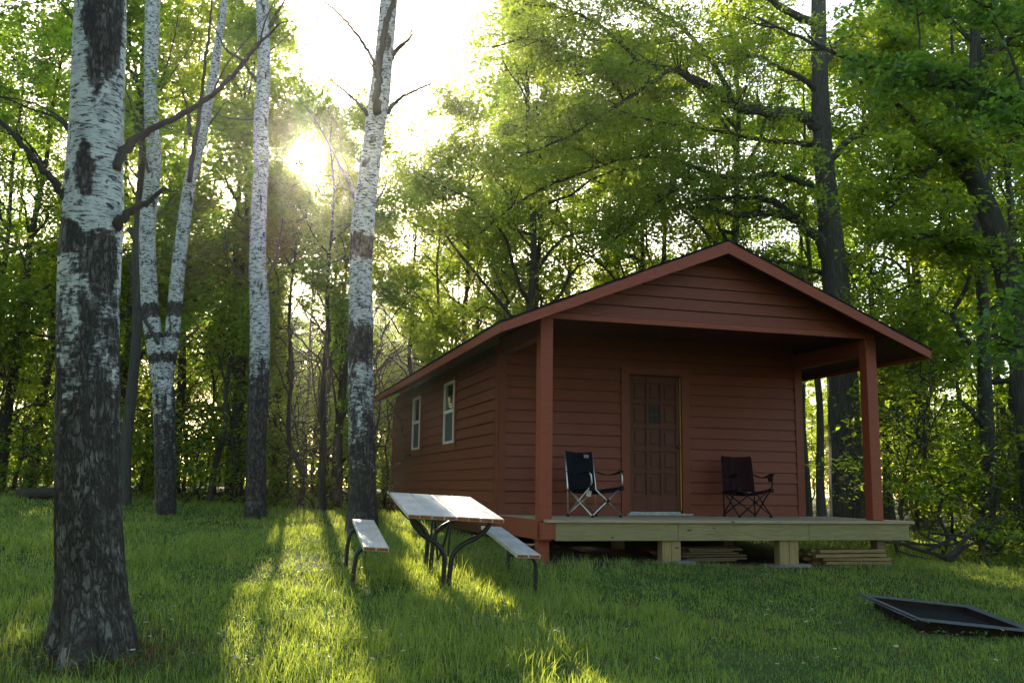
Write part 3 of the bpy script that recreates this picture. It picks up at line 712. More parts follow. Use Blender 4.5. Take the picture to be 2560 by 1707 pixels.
def lit_mask(C):
    """points whose shadow would fall on a sunlit part of the lawn, or that stand in the gap towards the sun"""
    t = (C[:, 2]-.1)/SUNV[2]; sx = C[:, 0]-SUNV[0]*t; sy = C[:, 1]-SUNV[1]*t
    m = np.zeros(len(C), bool)
    for P in LIT: m |= in_poly(sx+.25*(noise3(C[:, 0]*2, C[:, 1]*2, C[:, 2]*2, 9)-.5), sy, P)
    d = C-CAM; al = d@SUNV; off = np.linalg.norm(d-al[:, None]*SUNV, axis=1)
    m |= (off < .024*al*(.45+1.0*noise3(C[:, 0]*1.3, C[:, 1]*1.3, C[:, 2]*1.3, 3)))
    return m

# ------------------------------------------------------------------ trees
def leaf_geo(C, D, N, L, Wd, rs, hexa=False):
    n = len(C); D = D/np.linalg.norm(D, axis=1)[:, None]; S = np.cross(D, N); S /= np.linalg.norm(S, axis=1)[:, None]+1e-9; Nn = np.cross(S, D)
    L = np.broadcast_to(L, (n,))[:, None]; Wd = np.broadcast_to(Wd, (n,))[:, None]
    if not hexa:
        V = np.stack([C-D*L*.5, C+S*Wd*.5+Nn*Wd*.18-D*L*.05, C+D*L*.5, C-S*Wd*.5+Nn*Wd*.18-D*L*.05], 1).reshape(-1, 3)
        b = np.arange(n)*4; T = np.concatenate([np.stack([b, b+1, b+2], 1), np.stack([b, b+2, b+3], 1)])
    else:
        V = np.stack([C-D*L*.5, C-D*L*.18+S*Wd*.46+Nn*Wd*.15, C+D*L*.16+S*Wd*.42+Nn*Wd*.12, C+D*L*.5-Nn*L*.12, C+D*L*.16-S*Wd*.42+Nn*Wd*.12, C-D*L*.18-S*Wd*.46+Nn*Wd*.15], 1).reshape(-1, 3)
        b = np.arange(n)*6; T = np.concatenate([np.stack([b, b+1, b+2], 1), np.stack([b, b+2, b+3], 1), np.stack([b, b+3, b+4], 1), np.stack([b, b+4, b+5], 1)])
    return V, T
def unit(rs, n):
    v = rs.normal(size=(n, 3)); return v/np.linalg.norm(v, axis=1)[:, None]
def clump_leaves(nodes, rs, size=.1, aspect=.6, flat=.35):
    """nodes: (pos(3), radius, count)"""
    C = []; 
    for p, rad, n in nodes:
        q = unit(rs, n)*(rs.random((n, 1))**.45)*rad; q[:, 2] *= flat; q[:, 2] -= .25*rad*(np.hypot(q[:, 0], q[:, 1])/rad)**2
        C.append(np.asarray(p)+q)
    C = np.vstack(C); n = len(C)
    D = unit(rs, n); D[:, 2] = D[:, 2]*.45-.25; N = unit(rs, n)*.55+np.array([0, 0, 1.0])
    s = size*rs.uniform(.65, 1.3, n)
    return C, D, N, s, s*aspect
def limb(rs, p0, az, el, L, r0, g, n=6, bend=.25, seg=6, wig=.10):
    P = [np.array(p0, float)]; d = np.array([math.cos(az)*math.cos(el), math.sin(az)*math.cos(el), math.sin(el)])
    for k in range(n):
        d = d+rs.normal(size=3)*wig*1.6+np.array([0, 0, -bend*.12 if k > n*.4 else bend*.1]); d /= np.linalg.norm(d)
        P.append(P[-1]+d*L/n)
    P = np.array(P); r = r0*(1-np.linspace(0, 1, len(P))*.85)
    g.tube(P, r, seg, False); return P
def make_tree(seed, H=12, r0=.14, first=2.0, nl=16, spread=3.0, leaves=9000, size=.125, flat=.55, crad=.62, aspect=.6, lean=.8, hexa=False, shape=.75, sub=5):
    rs = np.random.RandomState(seed); g = Geo()
    n = 12; z = np.linspace(-.25, H, n); wx = np.cumsum(rs.normal(size=n))*.09*lean; wy = np.cumsum(rs.normal(size=n))*.09*lean
    lx, ly = rs.normal(size=2)*.035*lean
    T = np.stack([wx-wx[0]+lx*z, wy-wy[0]+ly*z, z], 1); rr = r0*(1-.88*np.clip(z/H, 0, 1)**.9); rr[0] *= 1.35
    T2, r2 = smooth_path(T, rr, 30); g.tube(T2, r2, 10, False)
    nodes = []; pts = []
    for k in range(nl):
        t = (k+rs.random()*.8)/nl; h = first+(H-first)*t**.9
        i = np.interp(h, T[:, 2], np.arange(n)); p = np.array([np.interp(h, T[:, 2], T[:, q]) for q in range(3)])
        az = k*2.4+rs.normal()*.7; el = R(rs.uniform(18, 58)+t*15)
        L = spread*(1-t**2*.75)*(.55+.45*math.sin(math.pi*min(1, shape*(t+.25))))*rs.uniform(.45, 1.3)
        P = limb(rs, p, az, el, L, max(.012, r0*.42*(1-t*.75)), g, 7, .5, 6, .17)
        for s_ in range(sub):
            u_ = rs.uniform(.3, 1.0); q = np.array([np.interp(u_*(len(P)-1), np.arange(len(P)), P[:, c]) for c in range(3)])
            P2 = limb(rs, q, az+rs.choice([-1, 1])*rs.uniform(.4, 1.3), rs.uniform(-.35, .9), L*.45*rs.uniform(.5, 1.2), .012, g, 3, .1, 4, .16)
            for w_ in (P2[1], P2[-1]): pts.append(w_+rs.normal(size=3)*.22)
        pts.append(P[-1]); pts.append(P[-2])
    for q in range(3): pts.append(T[-1]+rs.normal(size=3)*.3)
    per = max(3, leaves//len(pts))
    nodes = [(p, crad*rs.uniform(.55, 1.3), int(per*rs.uniform(.4, 1.6))+1) for p in pts]
    lf = clump_leaves(nodes, rs, size, aspect, flat)
    return g, lf
def np_mat(o_loc, rz, sc):
    c, s = math.cos(rz)*sc, math.sin(rz)*sc
    return np.array([[c, -s, 0], [s, c, 0], [0, 0, sc]]), np.array(o_loc)
VARIANTS = {}
def seed_of(k): return ord(k)*3.7
def variant(key, bark, leafm, gap=.33, **kw):
    g, lf = make_tree(**kw); C = lf[0]
    k = ~((noise3(C[:, 0]*.95+seed_of(key), C[:, 1]*.95, C[:, 2]*.95, 4) < gap) | (noise3(C[:, 0]*.4+3, C[:, 1]*.4, C[:, 2]*.4, 5) < gap*.7)); lf = tuple(a_[k] for a_ in lf); V, T = leaf_geo(*lf, None, kw.get('hexa', False))
    VARIANTS[key] = dict(trunk=g.mesh('trunk', M[bark], True, True), crown=mesh_np('crown', V, [T], M[leafm]), lf=lf, leafm=leafm, hexa=kw.get('hexa', False))
variant('a', 'bark', 'leaf', seed=1, H=13, r0=.13, first=1.2, nl=19, spread=4.2, leaves=20800)
variant('b', 'bark_grey', 'leaf', seed=2, H=14, r0=.17, first=1.5, nl=20, spread=4.6, leaves=22400, flat=.5, crad=.66)
variant('c', 'bark', 'leaf_dark', seed=3, H=12, r0=.11, first=1.0, nl=18, spread=3.8, leaves=20800)
variant('d', 'bark', 'leaf_dark', seed=4, H=15, r0=.19, first=2.0, nl=20, spread=5.0, leaves=24000, flat=.5, crad=.7)
variant('e', 'bark_grey', 'leaf', seed=5, H=10, r0=.07, first=1.0, nl=18, spread=2.2, leaves=14400, lean=1.3)
variant('f', 'bark', 'leaf_walnut', seed=6, H=13, r0=.14, first=2.0, nl=16, spread=4.4, leaves=24000, size=.13, aspect=.42)
variant('h', 'bark', 'leaf', seed=31, H=14, r0=.15, first=5.2, nl=15, spread=4.2, leaves=19000)
variant('i', 'bark_grey', 'leaf_dark', seed=32, H=13, r0=.12, first=4.8, nl=14, spread=3.9, leaves=18000)
variant('s', 'bark', 'leaf_shrub', seed=11, H=1.9, r0=.025, first=.15, nl=12, spread=1.25, leaves=3200, size=.10, crad=.38, flat=.7, sub=4)
variant('t', 'bark', 'leaf_shrub', seed=12, H=2.8, r0=.03, first=.2, nl=14, spread=1.3, leaves=4200, size=.105, crad=.45, flat=.6, sub=4)
variant('u', 'bark', 'leaf', seed=13, H=4.2, r0=.035, first=.5, nl=14, spread=1.5, leaves=4600, size=.11, crad=.55, flat=.45, sub=4)
def place_tree(key, x, y, sc, rz, name, label, cat, group=None, thin=0):
    v = VARIANTS[key]; e = empty(name, label, cat, (x, y, g1(x, y)), rz, group)
    e.scale = (sc, sc, sc)
    t = link('trunk', v['trunk'], e)
    C, D, N, L, Wd = v['lf']; A_, b_ = np_mat((x, y, g1(x, y)), rz, sc)
    m = lit_mask(C@A_.T+b_)
    if m.mean() > .02:
        k = ~m; V, T = leaf_geo(C[k], D[k], N[k], L[k], Wd[k], None, v['hexa'])
        me = mesh_np('crown', V, [T], M[v['leafm']])
    else: me = v['crown']
    link('crown', me, e); return e
prs = np.random.RandomState(42); rs2 = np.random.RandomState(43)
placed = []
def in_cabin(x, y, mrg=1.2):
    a, b = w2c(x, y); return -mrg < a < W+mrg+.3 and -mrg-1 < b < YB+mrg
def px_to_x(px, Y): return float(at(px, 1110, Y)[0])
# explicit trees whose trunks can be told apart: (photo x, distance, variant, trunk radius, scale, label)
EXPL = [(288, 17.5, 'i', 1.0, 'grey barked forest tree just right of the big foreground birch'),
        (484, 20, 'e', .95, 'thin dark forest tree between the forked birch and the middle birch'),
        (530, 22, 'c', 1.0, 'slim dark tree left of the middle birch'),
        (690, 21, 'e', 1.0, 'very slim dark tree between the middle birch and the right birch'),
        (745, 19.5, 'c', .92, 'dark straight tree left of the pair beside the right birch'),
        (777, 20.5, 'a', .92, 'dark tree close to the right birch, forking high'),
        (950, 25, 'e', 1.1, 'slender tree behind the left end of the cabin roof'),
        (1075, 27, 'a', .9, 'curved trunk tree rising behind the left roof slope'),
        (1232, 26, 'd', .95, 'dark tree rising behind the middle of the left roof slope'),
        (2042, 26, 'a', 1.05, 'dark trunk seen just right of the right porch post'),
        (2112, 26, 'd', 1.0, 'dark straight tree past the right end of the porch roof'),
        (2142, 27.5, 'c', 1.1, 'slim dark tree hard against the straight tree past the roof end'),
        (2236, 21, 'e', 1.2, 'thin tree between two dark trunks right of the cabin'),
        (2262, 16.5, 'b', .9, 'thick dark trunk right of the brush pile'),
        (2335, 19, 'a', 1.0, 'dark tree at the right margin of the woods')]
for (px, Y, k, sc, lab) in EXPL:
    x = px_to_x(px, Y); placed.append((x, Y))
    thin = .36 if 560 < px < 900 else .12
    if 560 < px < 1060: sc = min(sc, (Y*.40+.5)/{'a': 13, 'b': 14, 'c': 12, 'd': 15, 'e': 10, 'f': 13}[k]*1.0)
    place_tree(k, x, Y, sc, prs.uniform(0, 6.28), 'forest_tree', lab, 'tree', thin=thin)
HH = {'h': 14, 'i': 13, 'a': 13, 'b': 14, 'c': 12, 'd': 15, 'e': 10, 'f': 13}
for Y in (21.5, 25, 29, 34, 40, 48, 56):
    step = 125*22/Y if Y < 40 else 80
    px = -420+prs.uniform(0, 100)
    while px < 2800:
        Yj = Y+prs.uniform(-1.6, 1.6); x = px_to_x(px, Yj); pj = px; px += step*prs.uniform(.8, 1.3)
        wx_ = px_to_x(1915, Yj)
        if abs(x-wx_) < 5 and Yj < 24.5 and rs2.random() < .97: continue
        if Yj > 44 and rs2.random() < .25: continue
        if in_cabin(x, Yj) or min([9]+[math.hypot(x-a, Yj-b) for a, b in placed]) < 1.7: continue
        k = prs.choice(list('abcdef'), p=[.22, .2, .18, .14, .12, .14]); sc = prs.uniform(.85, 1.15)
        if 24 < Y < 36 and rs2.random() < .85: k = rs2.choice(['h', 'i'])
        thin = .15
        if 540 < pj < 1070:
            hm = min(Yj*(.385 if pj < 860 else .345)*prs.uniform(.85, 1.0)+.4, 9.5 if Yj > 44 else 99); sc = min(sc, hm/HH[k]*.98); thin = .2
            if 600 < pj < 860: thin = .3
            if sc < .45: continue
        elif 400 < pj <= 540: sc = min(sc, Yj*.53/HH[k])
        elif pj < 70: sc = min(sc, Yj*.52/HH[k])
        elif pj > 1900: thin = .22
        if Yj > 38: sc = min(sc, prs.uniform(.42, .6))
        elif Yj > 32: sc = min(sc, prs.uniform(.6, .8))
        if 0: pass
        elif pj < 130: thin = .1
        placed.append((x, Yj))
        zone = [z for lim, z in ((0, 'beyond the left edge'), (150, 'left of the big foreground birch'), (370, 'between big birch and forked birch'), (590, 'between the forked and the middle birch'), (830, 'between the middle and the right birch'), (1000, 'between right birch and cabin eave'), (1300, 'behind the left roof slope'), (1670, 'behind the cabin left of the ridge'), (1960, 'behind the cabin right of the ridge'), (2130, 'behind the right porch post'), (2352, 'right of the cabin'), (9999, 'beyond the right edge')) if pj < lim][0]
        deep = ['front row', 'second row', 'third row', 'fourth row', 'fifth row', 'sixth row', 'back row'][(21.5, 25, 29, 34, 40, 48, 56).index(Y)]
        kindw = {'a': 'dark maple', 'b': 'grey maple', 'c': 'dense dark tree', 'd': 'tall thick tree', 'e': 'crooked sapling', 'f': 'fine leaved tree', 'h': 'high crowned dark tree', 'i': 'high crowned grey tree'}[k]
        side = 'left' if pj < 1000 else ('mid' if pj < 1960 else 'right')
        lab = {'left': 'leafy forest tree in the woods behind the birches', 'mid': 'leafy forest tree in the woods behind the cabin roof', 'right': 'leafy forest tree in the woods right of the cabin'}[side]
        lab = f'{kindw} {zone}, {deep}'
        place_tree(k, x, Yj, sc, prs.uniform(0, 6.28), 'forest_tree', lab, 'tree', {'left': 'trees of the woods behind the birches', 'mid': 'trees of the woods behind the cabin', 'right': 'trees of the woods right of the cabin'}[side], thin)
# unseen woods on the near sides, added to cut low skylight in the porch
for k_ in range(58):
    an = R(-15-k_*(230/57.)+prs.uniform(-3, 3)); rd = prs.uniform(14, 24)
    x, y = rd*math.cos(an), 2+rd*math.sin(an)*1.0
    if y > 6 and abs(x) < 14: continue
    place_tree(prs.choice(list('abcd')), x, y, prs.uniform(.9, 1.15), prs.uniform(0, 6.28), 'forest_tree', 'unseen leafy tree added round the near side of the clearing to shade the porch', 'tree', 'unseen trees added to shade the porch')
# undergrowth
def shrubs(rows_, x0, x1, label, group, keys='stu', step0=85, sc0=1.0):
    for Y in rows_:
        px = x0+prs.uniform(0, 60)
        while px < x1:
            Yj = Y+prs.uniform(-.6, .6); x = px_to_x(px, Yj); px += step0*20/Y*prs.uniform(.7, 1.4)
            if in_cabin(x, Yj, .7): continue
            kk = prs.choice(list(keys)); near = min(((abs(px-q), w_) for q, w_ in ((60, 'left of the big birch'), (330, 'by the forked birch'), (480, 'right of the forked birch'), (590, 'by the middle birch'), (710, 'between the middle and right birches'), (830, 'by the right birch'), (920, 'by the cabin back corner'), (1400, 'behind the cabin'), (2040, 'by the right porch post'), (2130, 'past the roof end'), (2220, 'by the brush pile'), (2320, 'near the right edge'), (2600, 'beyond the right edge'), (-200, 'beyond the left edge'))))[1]
            lab = {'s': 'low', 't': 'head high', 'u': 'tall'}[kk]+f' {label} {near}'+(', front' if Y == rows_[0] else '')
            place_tree(kk, x, Yj, sc0*prs.uniform(.7, 1.2), prs.uniform(0, 6.28), 'shrub', lab, 'shrub', group, .08)
shrubs((19.6, 21.4, 27.5), -330, 960, 'forest edge shrub', 'undergrowth behind the birches', 'sstu')
shrubs((15.6, 17.6, 21, 26), 2010, 2700, 'woodland shrub', 'undergrowth right of the deck', 'sttu')
shrubs((13.9,), 2260, 2600, 'shrub past the fire ring', 'shrubs at the right edge', 'ss', 120, .7)
shrubs((45,), -300, 2700, 'shrub at the far side', 'shrubs at the far side of the woods', 'tu', 210, 1.5)
shrubs((37,), -300, 2700, 'shrub deep in the woods', 'shrubs deep in the woods', 'tu', 170, 1.4)

for (px, Y, k, sc) in ((170, 22.5, 'u', 1.4), (330, 24.5, 'u', 1.5), (430, 23, 'u', 1.4), (500, 26, 'u', 1.6), (560, 23.5, 'u', 1.3), (30, 24, 'u', 1.5), (260, 27, 'u', 1.6), (390, 30, 'e', .7), (540, 33, 'e', .7), (60, 33, 'e', .8), (200, 36, 'e', .8), (640, 26, 'u', 1.3), (700, 24, 'u', 1.1), (760, 28, 'u', 1.4), (800, 24.5, 'u', 1.0), (850, 27, 'u', 1.3), (890, 23, 'u', 1.0), (610, 31, 'e', .6), (725, 33, 'e', .62), (660, 36, 'c', .55), (780, 37, 'c', .6), (840, 34, 'e', .65), (880, 40, 'c', .6), (620, 43, 'b', .5), (700, 46, 'c', .62), (750, 47, 'a', .6), (810, 45, 'b', .55), (850, 50, 'a', .65), (920, 47, 'c', .6), (960, 40, 'a', .6), (580, 49, 'a', .65), (670, 52, 'b', .6), (720, 55, 'c', 1.0), (780, 56, 'a', 1.0), (890, 56, 'b', .9), (580, 54, 'c', 1.1), (640, 58, 'a', 1.1), (840, 59, 'c', 1.05), (940, 52, 'a', .95), (980, 44, 'c', .85), (1030, 38, 'a', .85), (1090, 34, 'f', .85), (1150, 31, 'a', .95), (1210, 36, 'c', 1.15), (1290, 33, 'b', 1.0), (1400, 38, 'f', 1.2)):
    x = px_to_x(px, Y); w_ = 'well left of' if px < 560 else 'left of' if px < 690 else ('under' if px < 760 else 'right of')
    dw = 'front' if Y < 25 else 'second' if Y < 30 else 'third' if Y < 37 else 'fourth' if Y < 46 else 'last'
    kw_ = {'u': 'slim sapling', 'e': 'crooked small tree', 'c': 'dense small tree', 'a': 'broad small tree', 'b': 'grey small tree', 'f': 'fine leaved small tree'}[k]
    lm = [t for lim, t in ((130, 'left of the big birch'), (300, 'beside the big birch'), (450, 'by the forked birch'), (590, 'left of the middle birch'), (690, 'right of the middle birch'), (770, 'straight under the sun'), (870, 'by the right birch'), (1000, 'between the right birch and the cabin'), (1130, 'over the left end of the cabin roof'), (9999, 'over the left roof slope')) if px < lim][0]
    place_tree(k, x, Y, sc, prs.uniform(0, 6.28), 'forest_tree', f'backlit {kw_} {lm}, {dw} rank', 'tree', 'small trees below the sun')
# distant treeline beyond the wood
rs = np.random.RandomState(5); nodes = []
for k in range(420):
    x = rs.uniform(-75, 75); y = 70+rs.uniform(-5, 8); h = (4.5+6*noise3(np.array([x*.12]), np.array([3.]), np.array([0.]), 2)[0])*(1+0*x)
    if -40 < x < -2: h *= .55
    nodes.append(((x, y, rs.uniform(.3, 1)*h), 2.2, 60))
V, T = leaf_geo(*clump_leaves(nodes, rs, .75, .7, .8), None)
o = link('distant_treeline', mesh_np('distant_treeline', V, [T], M['leaf'])); tag(o, 'hazy line of far trees beyond the woods', 'treeline', None, 'stuff')

# ---- hero walnut behind the cabin
def pl(pts, Y0, Y1=None):
    Y1 = Y0 if Y1 is None else Y1; n = len(pts)
    P = np.array([at(p[0], p[1], Y0+(Y1-Y0)*i/(max(1, n-1))) for i, p in enumerate(pts)]); r = np.array([pxm(p[2], Y0+(Y1-Y0)*i/max(1, n-1))/2 for i, p in enumerate(pts)])
    return P, r
def big_tree(name, label, cat, trunk, Yt, limbs, bark, leafm, leaves, size, aspect, crad, seed, spread_sub=1.5, nsub=7, flat=.35, hexa=False, clear=0.0, keepx=None):
    rs = np.random.RandomState(seed)
    P, r = pl(trunk, Yt); base = P[0].copy(); base[2] = g1(base[0], base[1]); P[0] = base-np.array([0, 0, .2])
    e = empty(name, label, cat, base)
    Q, rr = smooth_path(P, r, 60)
    disp = lambda th, L, rad: rad*(.10*(noise3(np.cos(th)*6+9, np.sin(th)*6, L*1.3, seed)-.5)+.07*(noise3(np.cos(th)*14+9, np.sin(th)*14, L*3.5, seed)-.5))
    link('trunk', Geo().tube(Q-base, rr, 40, True, 0, disp).mesh('trunk', M[bark], True, True), e)
    nodes = []; tw = Geo()
    for (pts, Ya, Yb) in limbs:
        p, q = pl(pts, Ya, Yb); p = np.asarray(p); Qp, qr = smooth_path(p, q, max(8, len(p)*5))
        Qp = Qp+rs.normal(size=Qp.shape)*qr[:, None]*.25
        link('limb', Geo().tube(Qp-base, qr, 10).mesh('limb', M[bark], True, True), e)
        Ln = np.linalg.norm(np.diff(Qp, axis=0), axis=1).sum(); ns = max(3, int(Ln*nsub/2))
        d0 = Qp[-1]-Qp[0]; az0 = math.atan2(d0[1], d0[0])
        for s_ in range(ns):
            u_ = rs.uniform(.15, 1.0)*(len(Qp)-1); i0 = int(u_); pp = Qp[min(i0, len(Qp)-1)]
            P2 = limb(rs, pp-base, az0+rs.choice([-1, 1])*rs.uniform(.2, 1.4), rs.uniform(-.15, .55), spread_sub*rs.uniform(.4, 1.2), .018, tw, 5, .5, 5, .12)
            for w_ in P2[1:]:
                nodes.append((w_+rs.normal(size=3)*.12, crad*rs.uniform(.6, 1.3), 1))
                if rs.random() < .5:
                    P3 = limb(rs, w_, rs.uniform(0, 6.28), rs.uniform(-.4, .3), .55, .006, tw, 3, .3, 4, .15); nodes.append((P3[-1], crad*rs.uniform(.6, 1.1), 1)); nodes.append((P3[1], crad*.8, 1))
    o = link('twigs', tw.mesh('twigs', M[bark], True, True), e); o['kind'] = 'stuff'
    per = leaves/len(nodes); nodes = [(a_, b_, int(per*rs.uniform(.4, 1.6))+1) for a_, b_, _ in nodes]
    C, D, N, L, Wd = clump_leaves(nodes, rs, size, aspect, flat)
    k = ~lit_mask(C+base)
    tx = np.interp(C[:, 2], (Q-base)[:, 2], (Q-base)[:, 0]); k &= ~((np.abs(C[:, 0]-tx) < .42) & (rs.random(len(C)) < clear))
    for (pts, Ya, Yb) in limbs[:8]:                 # the thick inner limbs carry few leaves of their own
        p, q = pl(pts, Ya, Yb); p = p-base; o_ = np.argsort(p[:, 0]); zx = np.interp(C[:, 0], p[o_, 0], p[o_, 2], left=99, right=99); rx = np.interp(C[:, 0], p[o_, 0], q[o_])
        k &= ~((np.abs(C[:, 2]-zx) < rx*1.3+.05) & (rx > .04) & (rs.random(len(C)) < clear))
    if keepx is not None: k &= (C+base)[:, 0] > keepx*(C+base)[:, 1]+.3*noise3(C[:, 2]*1.5, C[:, 1], C[:, 0], 8)
    V, T = leaf_geo(C[k], D[k], N[k], L[k], Wd[k], None, hexa)
    link('crown', mesh_np('crown', V, [T], M[leafm]), e)
    return e
walnut_trunk = [(1948, 1130, 82), (1940, 1000, 74), (1934, 850, 66), (1918, 640, 60), (1905, 500, 52), (1893, 380, 46), (1885, 250, 42), (1882, 120, 38), (1880, 0, 34), (1884, -150, 28), (1890, -350, 18), (1900, -600, 8)]
wl = [([(1905, 590, 30), (1870, 540, 24), (1830, 505, 20), (1770, 490, 17), (1700, 495, 14), (1620, 480, 10), (1520, 478, 6)], 23, 22),
      ([(1850, 520, 14), (1790, 470, 14), (1740, 455, 11), (1660, 455, 8), (1560, 470, 5)], 22.8, 21.5),
      ([(1890, 300, 30), (1840, 265, 28), (1760, 258, 26), (1700, 245, 24), (1650, 215, 22), (1600, 185, 20), (1540, 160, 16), (1470, 145, 13), (1400, 160, 10), (1320, 175, 6)], 23, 20),
      ([(1888, 220, 18), (1850, 185, 14), (1800, 160, 11), (1740, 130, 8), (1660, 150, 5)], 23, 22),
      ([(1690, 240, 14), (1640, 150, 12), (1560, 60, 10), (1480, 10, 8), (1400, -10, 5)], 21.8, 20.5),
      ([(1900, 450, 18), (1850, 420, 16), (1780, 400, 14), (1700, 410, 12), (1640, 400, 10), (1540, 365, 8), (1440, 365, 6), (1330, 400, 4)], 23, 20.5),
      ([(1540, 160, 12), (1450, 220, 10), (1360, 280, 8), (1270, 330, 6), (1190, 360, 4)], 21, 19.5),
      ([(1640, 400, 10), (1560, 430, 9), (1470, 500, 7), (1400, 560, 5), (1340, 600, 4)], 21.5, 20),
      ([(1882, 60, 22), (1800, 20, 18), (1700, -40, 14), (1560, -90, 10), (1400, -100, 7), (1260, -60, 4)], 23, 20.5),
      ([(1400, 160, 10), (1300, 120, 8), (1220, 90, 6), (1130, 110, 4)], 20.5, 19.5),
      ([(1330, 400, 8), (1250, 430, 7), (1170, 480, 5), (1100, 540, 4)], 21, 20),
      ([(1895, 380, 20), (1950, 320, 16), (2020, 280, 12), (2100, 260, 8)], 23, 24),
      ([(1884, 150, 20), (1950, 80, 16), (2030, 30, 12), (2120, 0, 8)], 23, 24.5),
      ([(1884, -100, 20), (1800, -160, 16), (1680, -220, 12), (1540, -260, 8)], 23, 22),
      ([(1900, 330, 16), (1830, 330, 12), (1740, 320, 10), (1640, 300, 8), (1520, 280, 6), (1420, 260, 4)], 23.2, 24.5),
      ([(1915, 640, 14), (1860, 620, 10), (1790, 600, 8), (1700, 590, 5)], 23.2, 24.5),
      ([(1470, 145, 10), (1380, 60, 8), (1290, 20, 6), (1200, 10, 4)], 20.6, 20)]
big_tree('walnut_tree', 'tall dark trunked walnut tree spreading long leafy limbs over the cabin roof', 'tree', walnut_trunk, 23, wl, 'bark', 'leaf_walnut', 110000, .10, .46, .5, 21, 1.7, 9, clear=.985)
# right hand leaning tree
big_tree('maple_tree', 'leaning forked maple at the right edge with dense green leaves', 'tree',
         [(2400, 1180, 90), (2375, 950, 80), (2345, 740, 70), (2310, 610, 58), (2275, 500, 52), (2245, 430, 46), (2232, 380, 36), (2236, 300, 30), (2240, 150, 26), (2244, 0, 22), (2250, -250, 12)], 15,
         [([(2245, 430, 34), (2200, 380, 30), (2165, 345, 26), (2110, 290, 18), (2060, 240, 10)], 15, 14.6),
          ([(2236, 320, 22), (2180, 240, 16), (2120, 170, 14), (2050, 80, 10), (2030, 40, 6)], 15, 14.2),
          ([(2238, 200, 16), (2290, 120, 12), (2350, 60, 10), (2420, 20, 6)], 15, 14),
          ([(2300, 600, 20), (2240, 560, 12), (2170, 540, 8), (2100, 550, 5)], 15, 14),
          ([(2240, 100, 16), (2180, 40, 12), (2120, -20, 9), (2070, -60, 6)], 15, 15),
          ([(2330, 680, 20), (2380, 560, 14), (2420, 460, 10), (2440, 380, 6)], 15, 14.5),
          ([(2165, 345, 14), (2120, 400, 10), (2080, 440, 8), (2040, 480, 5)], 14.6, 14.2)],
         'bark', 'leaf', 16000, .115, .62, .40, 22, 1.2, 8, .4, keepx=.345)
# near tree whose trunk stands just outside the frame, with a long limb reaching in
big_tree('basswood_tree', 'near tree beyond the right edge reaching one long thin limb over the cabin', 'tree',
         [(2640, 1420, 150), (2630, 1100, 130), (2600, 700, 110), (2570, 300, 90), (2550, 0, 70), (2540, -400, 40)], 10.5,
         [([(2585, 300, 34), (2480, 255, 26), (2352, 228, 20), (2250, 208, 17), (2150, 195, 15), (2050, 170, 13), (1960, 140, 12), (1890, 110, 9), (1800, 70, 7), (1740, 40, 4)], 10.5, 13),
          ([(2150, 195, 7), (2120, 150, 5), (2110, 60, 4), (2100, -20, 3)], 11.3, 11.5),
          ([(2352, 228, 9), (2330, 150, 7), (2290, 60, 5), (2270, -20, 4)], 10.8, 11.2),
          ([(2600, 560, 24), (2500, 420, 16), (2420, 330, 10), (2350, 290, 6)], 10.4, 10.6),
          ([(2600, 700, 20), (2500, 690, 12), (2420, 700, 8), (2330, 690, 5)], 10.2, 9.6),
          ([(2600, 780, 20), (2500, 800, 12), (2400, 800, 8), (2290, 790, 5)], 10.2, 10.2),
          ([(2560, 100, 24), (2480, 40, 16), (2400, 0, 10), (2300, -30, 6)], 10.4, 11.2)],
         'bark', 'leaf_near', 6000, .105, .6, .38, 23, .9, 5, .35, True, keepx=.35)

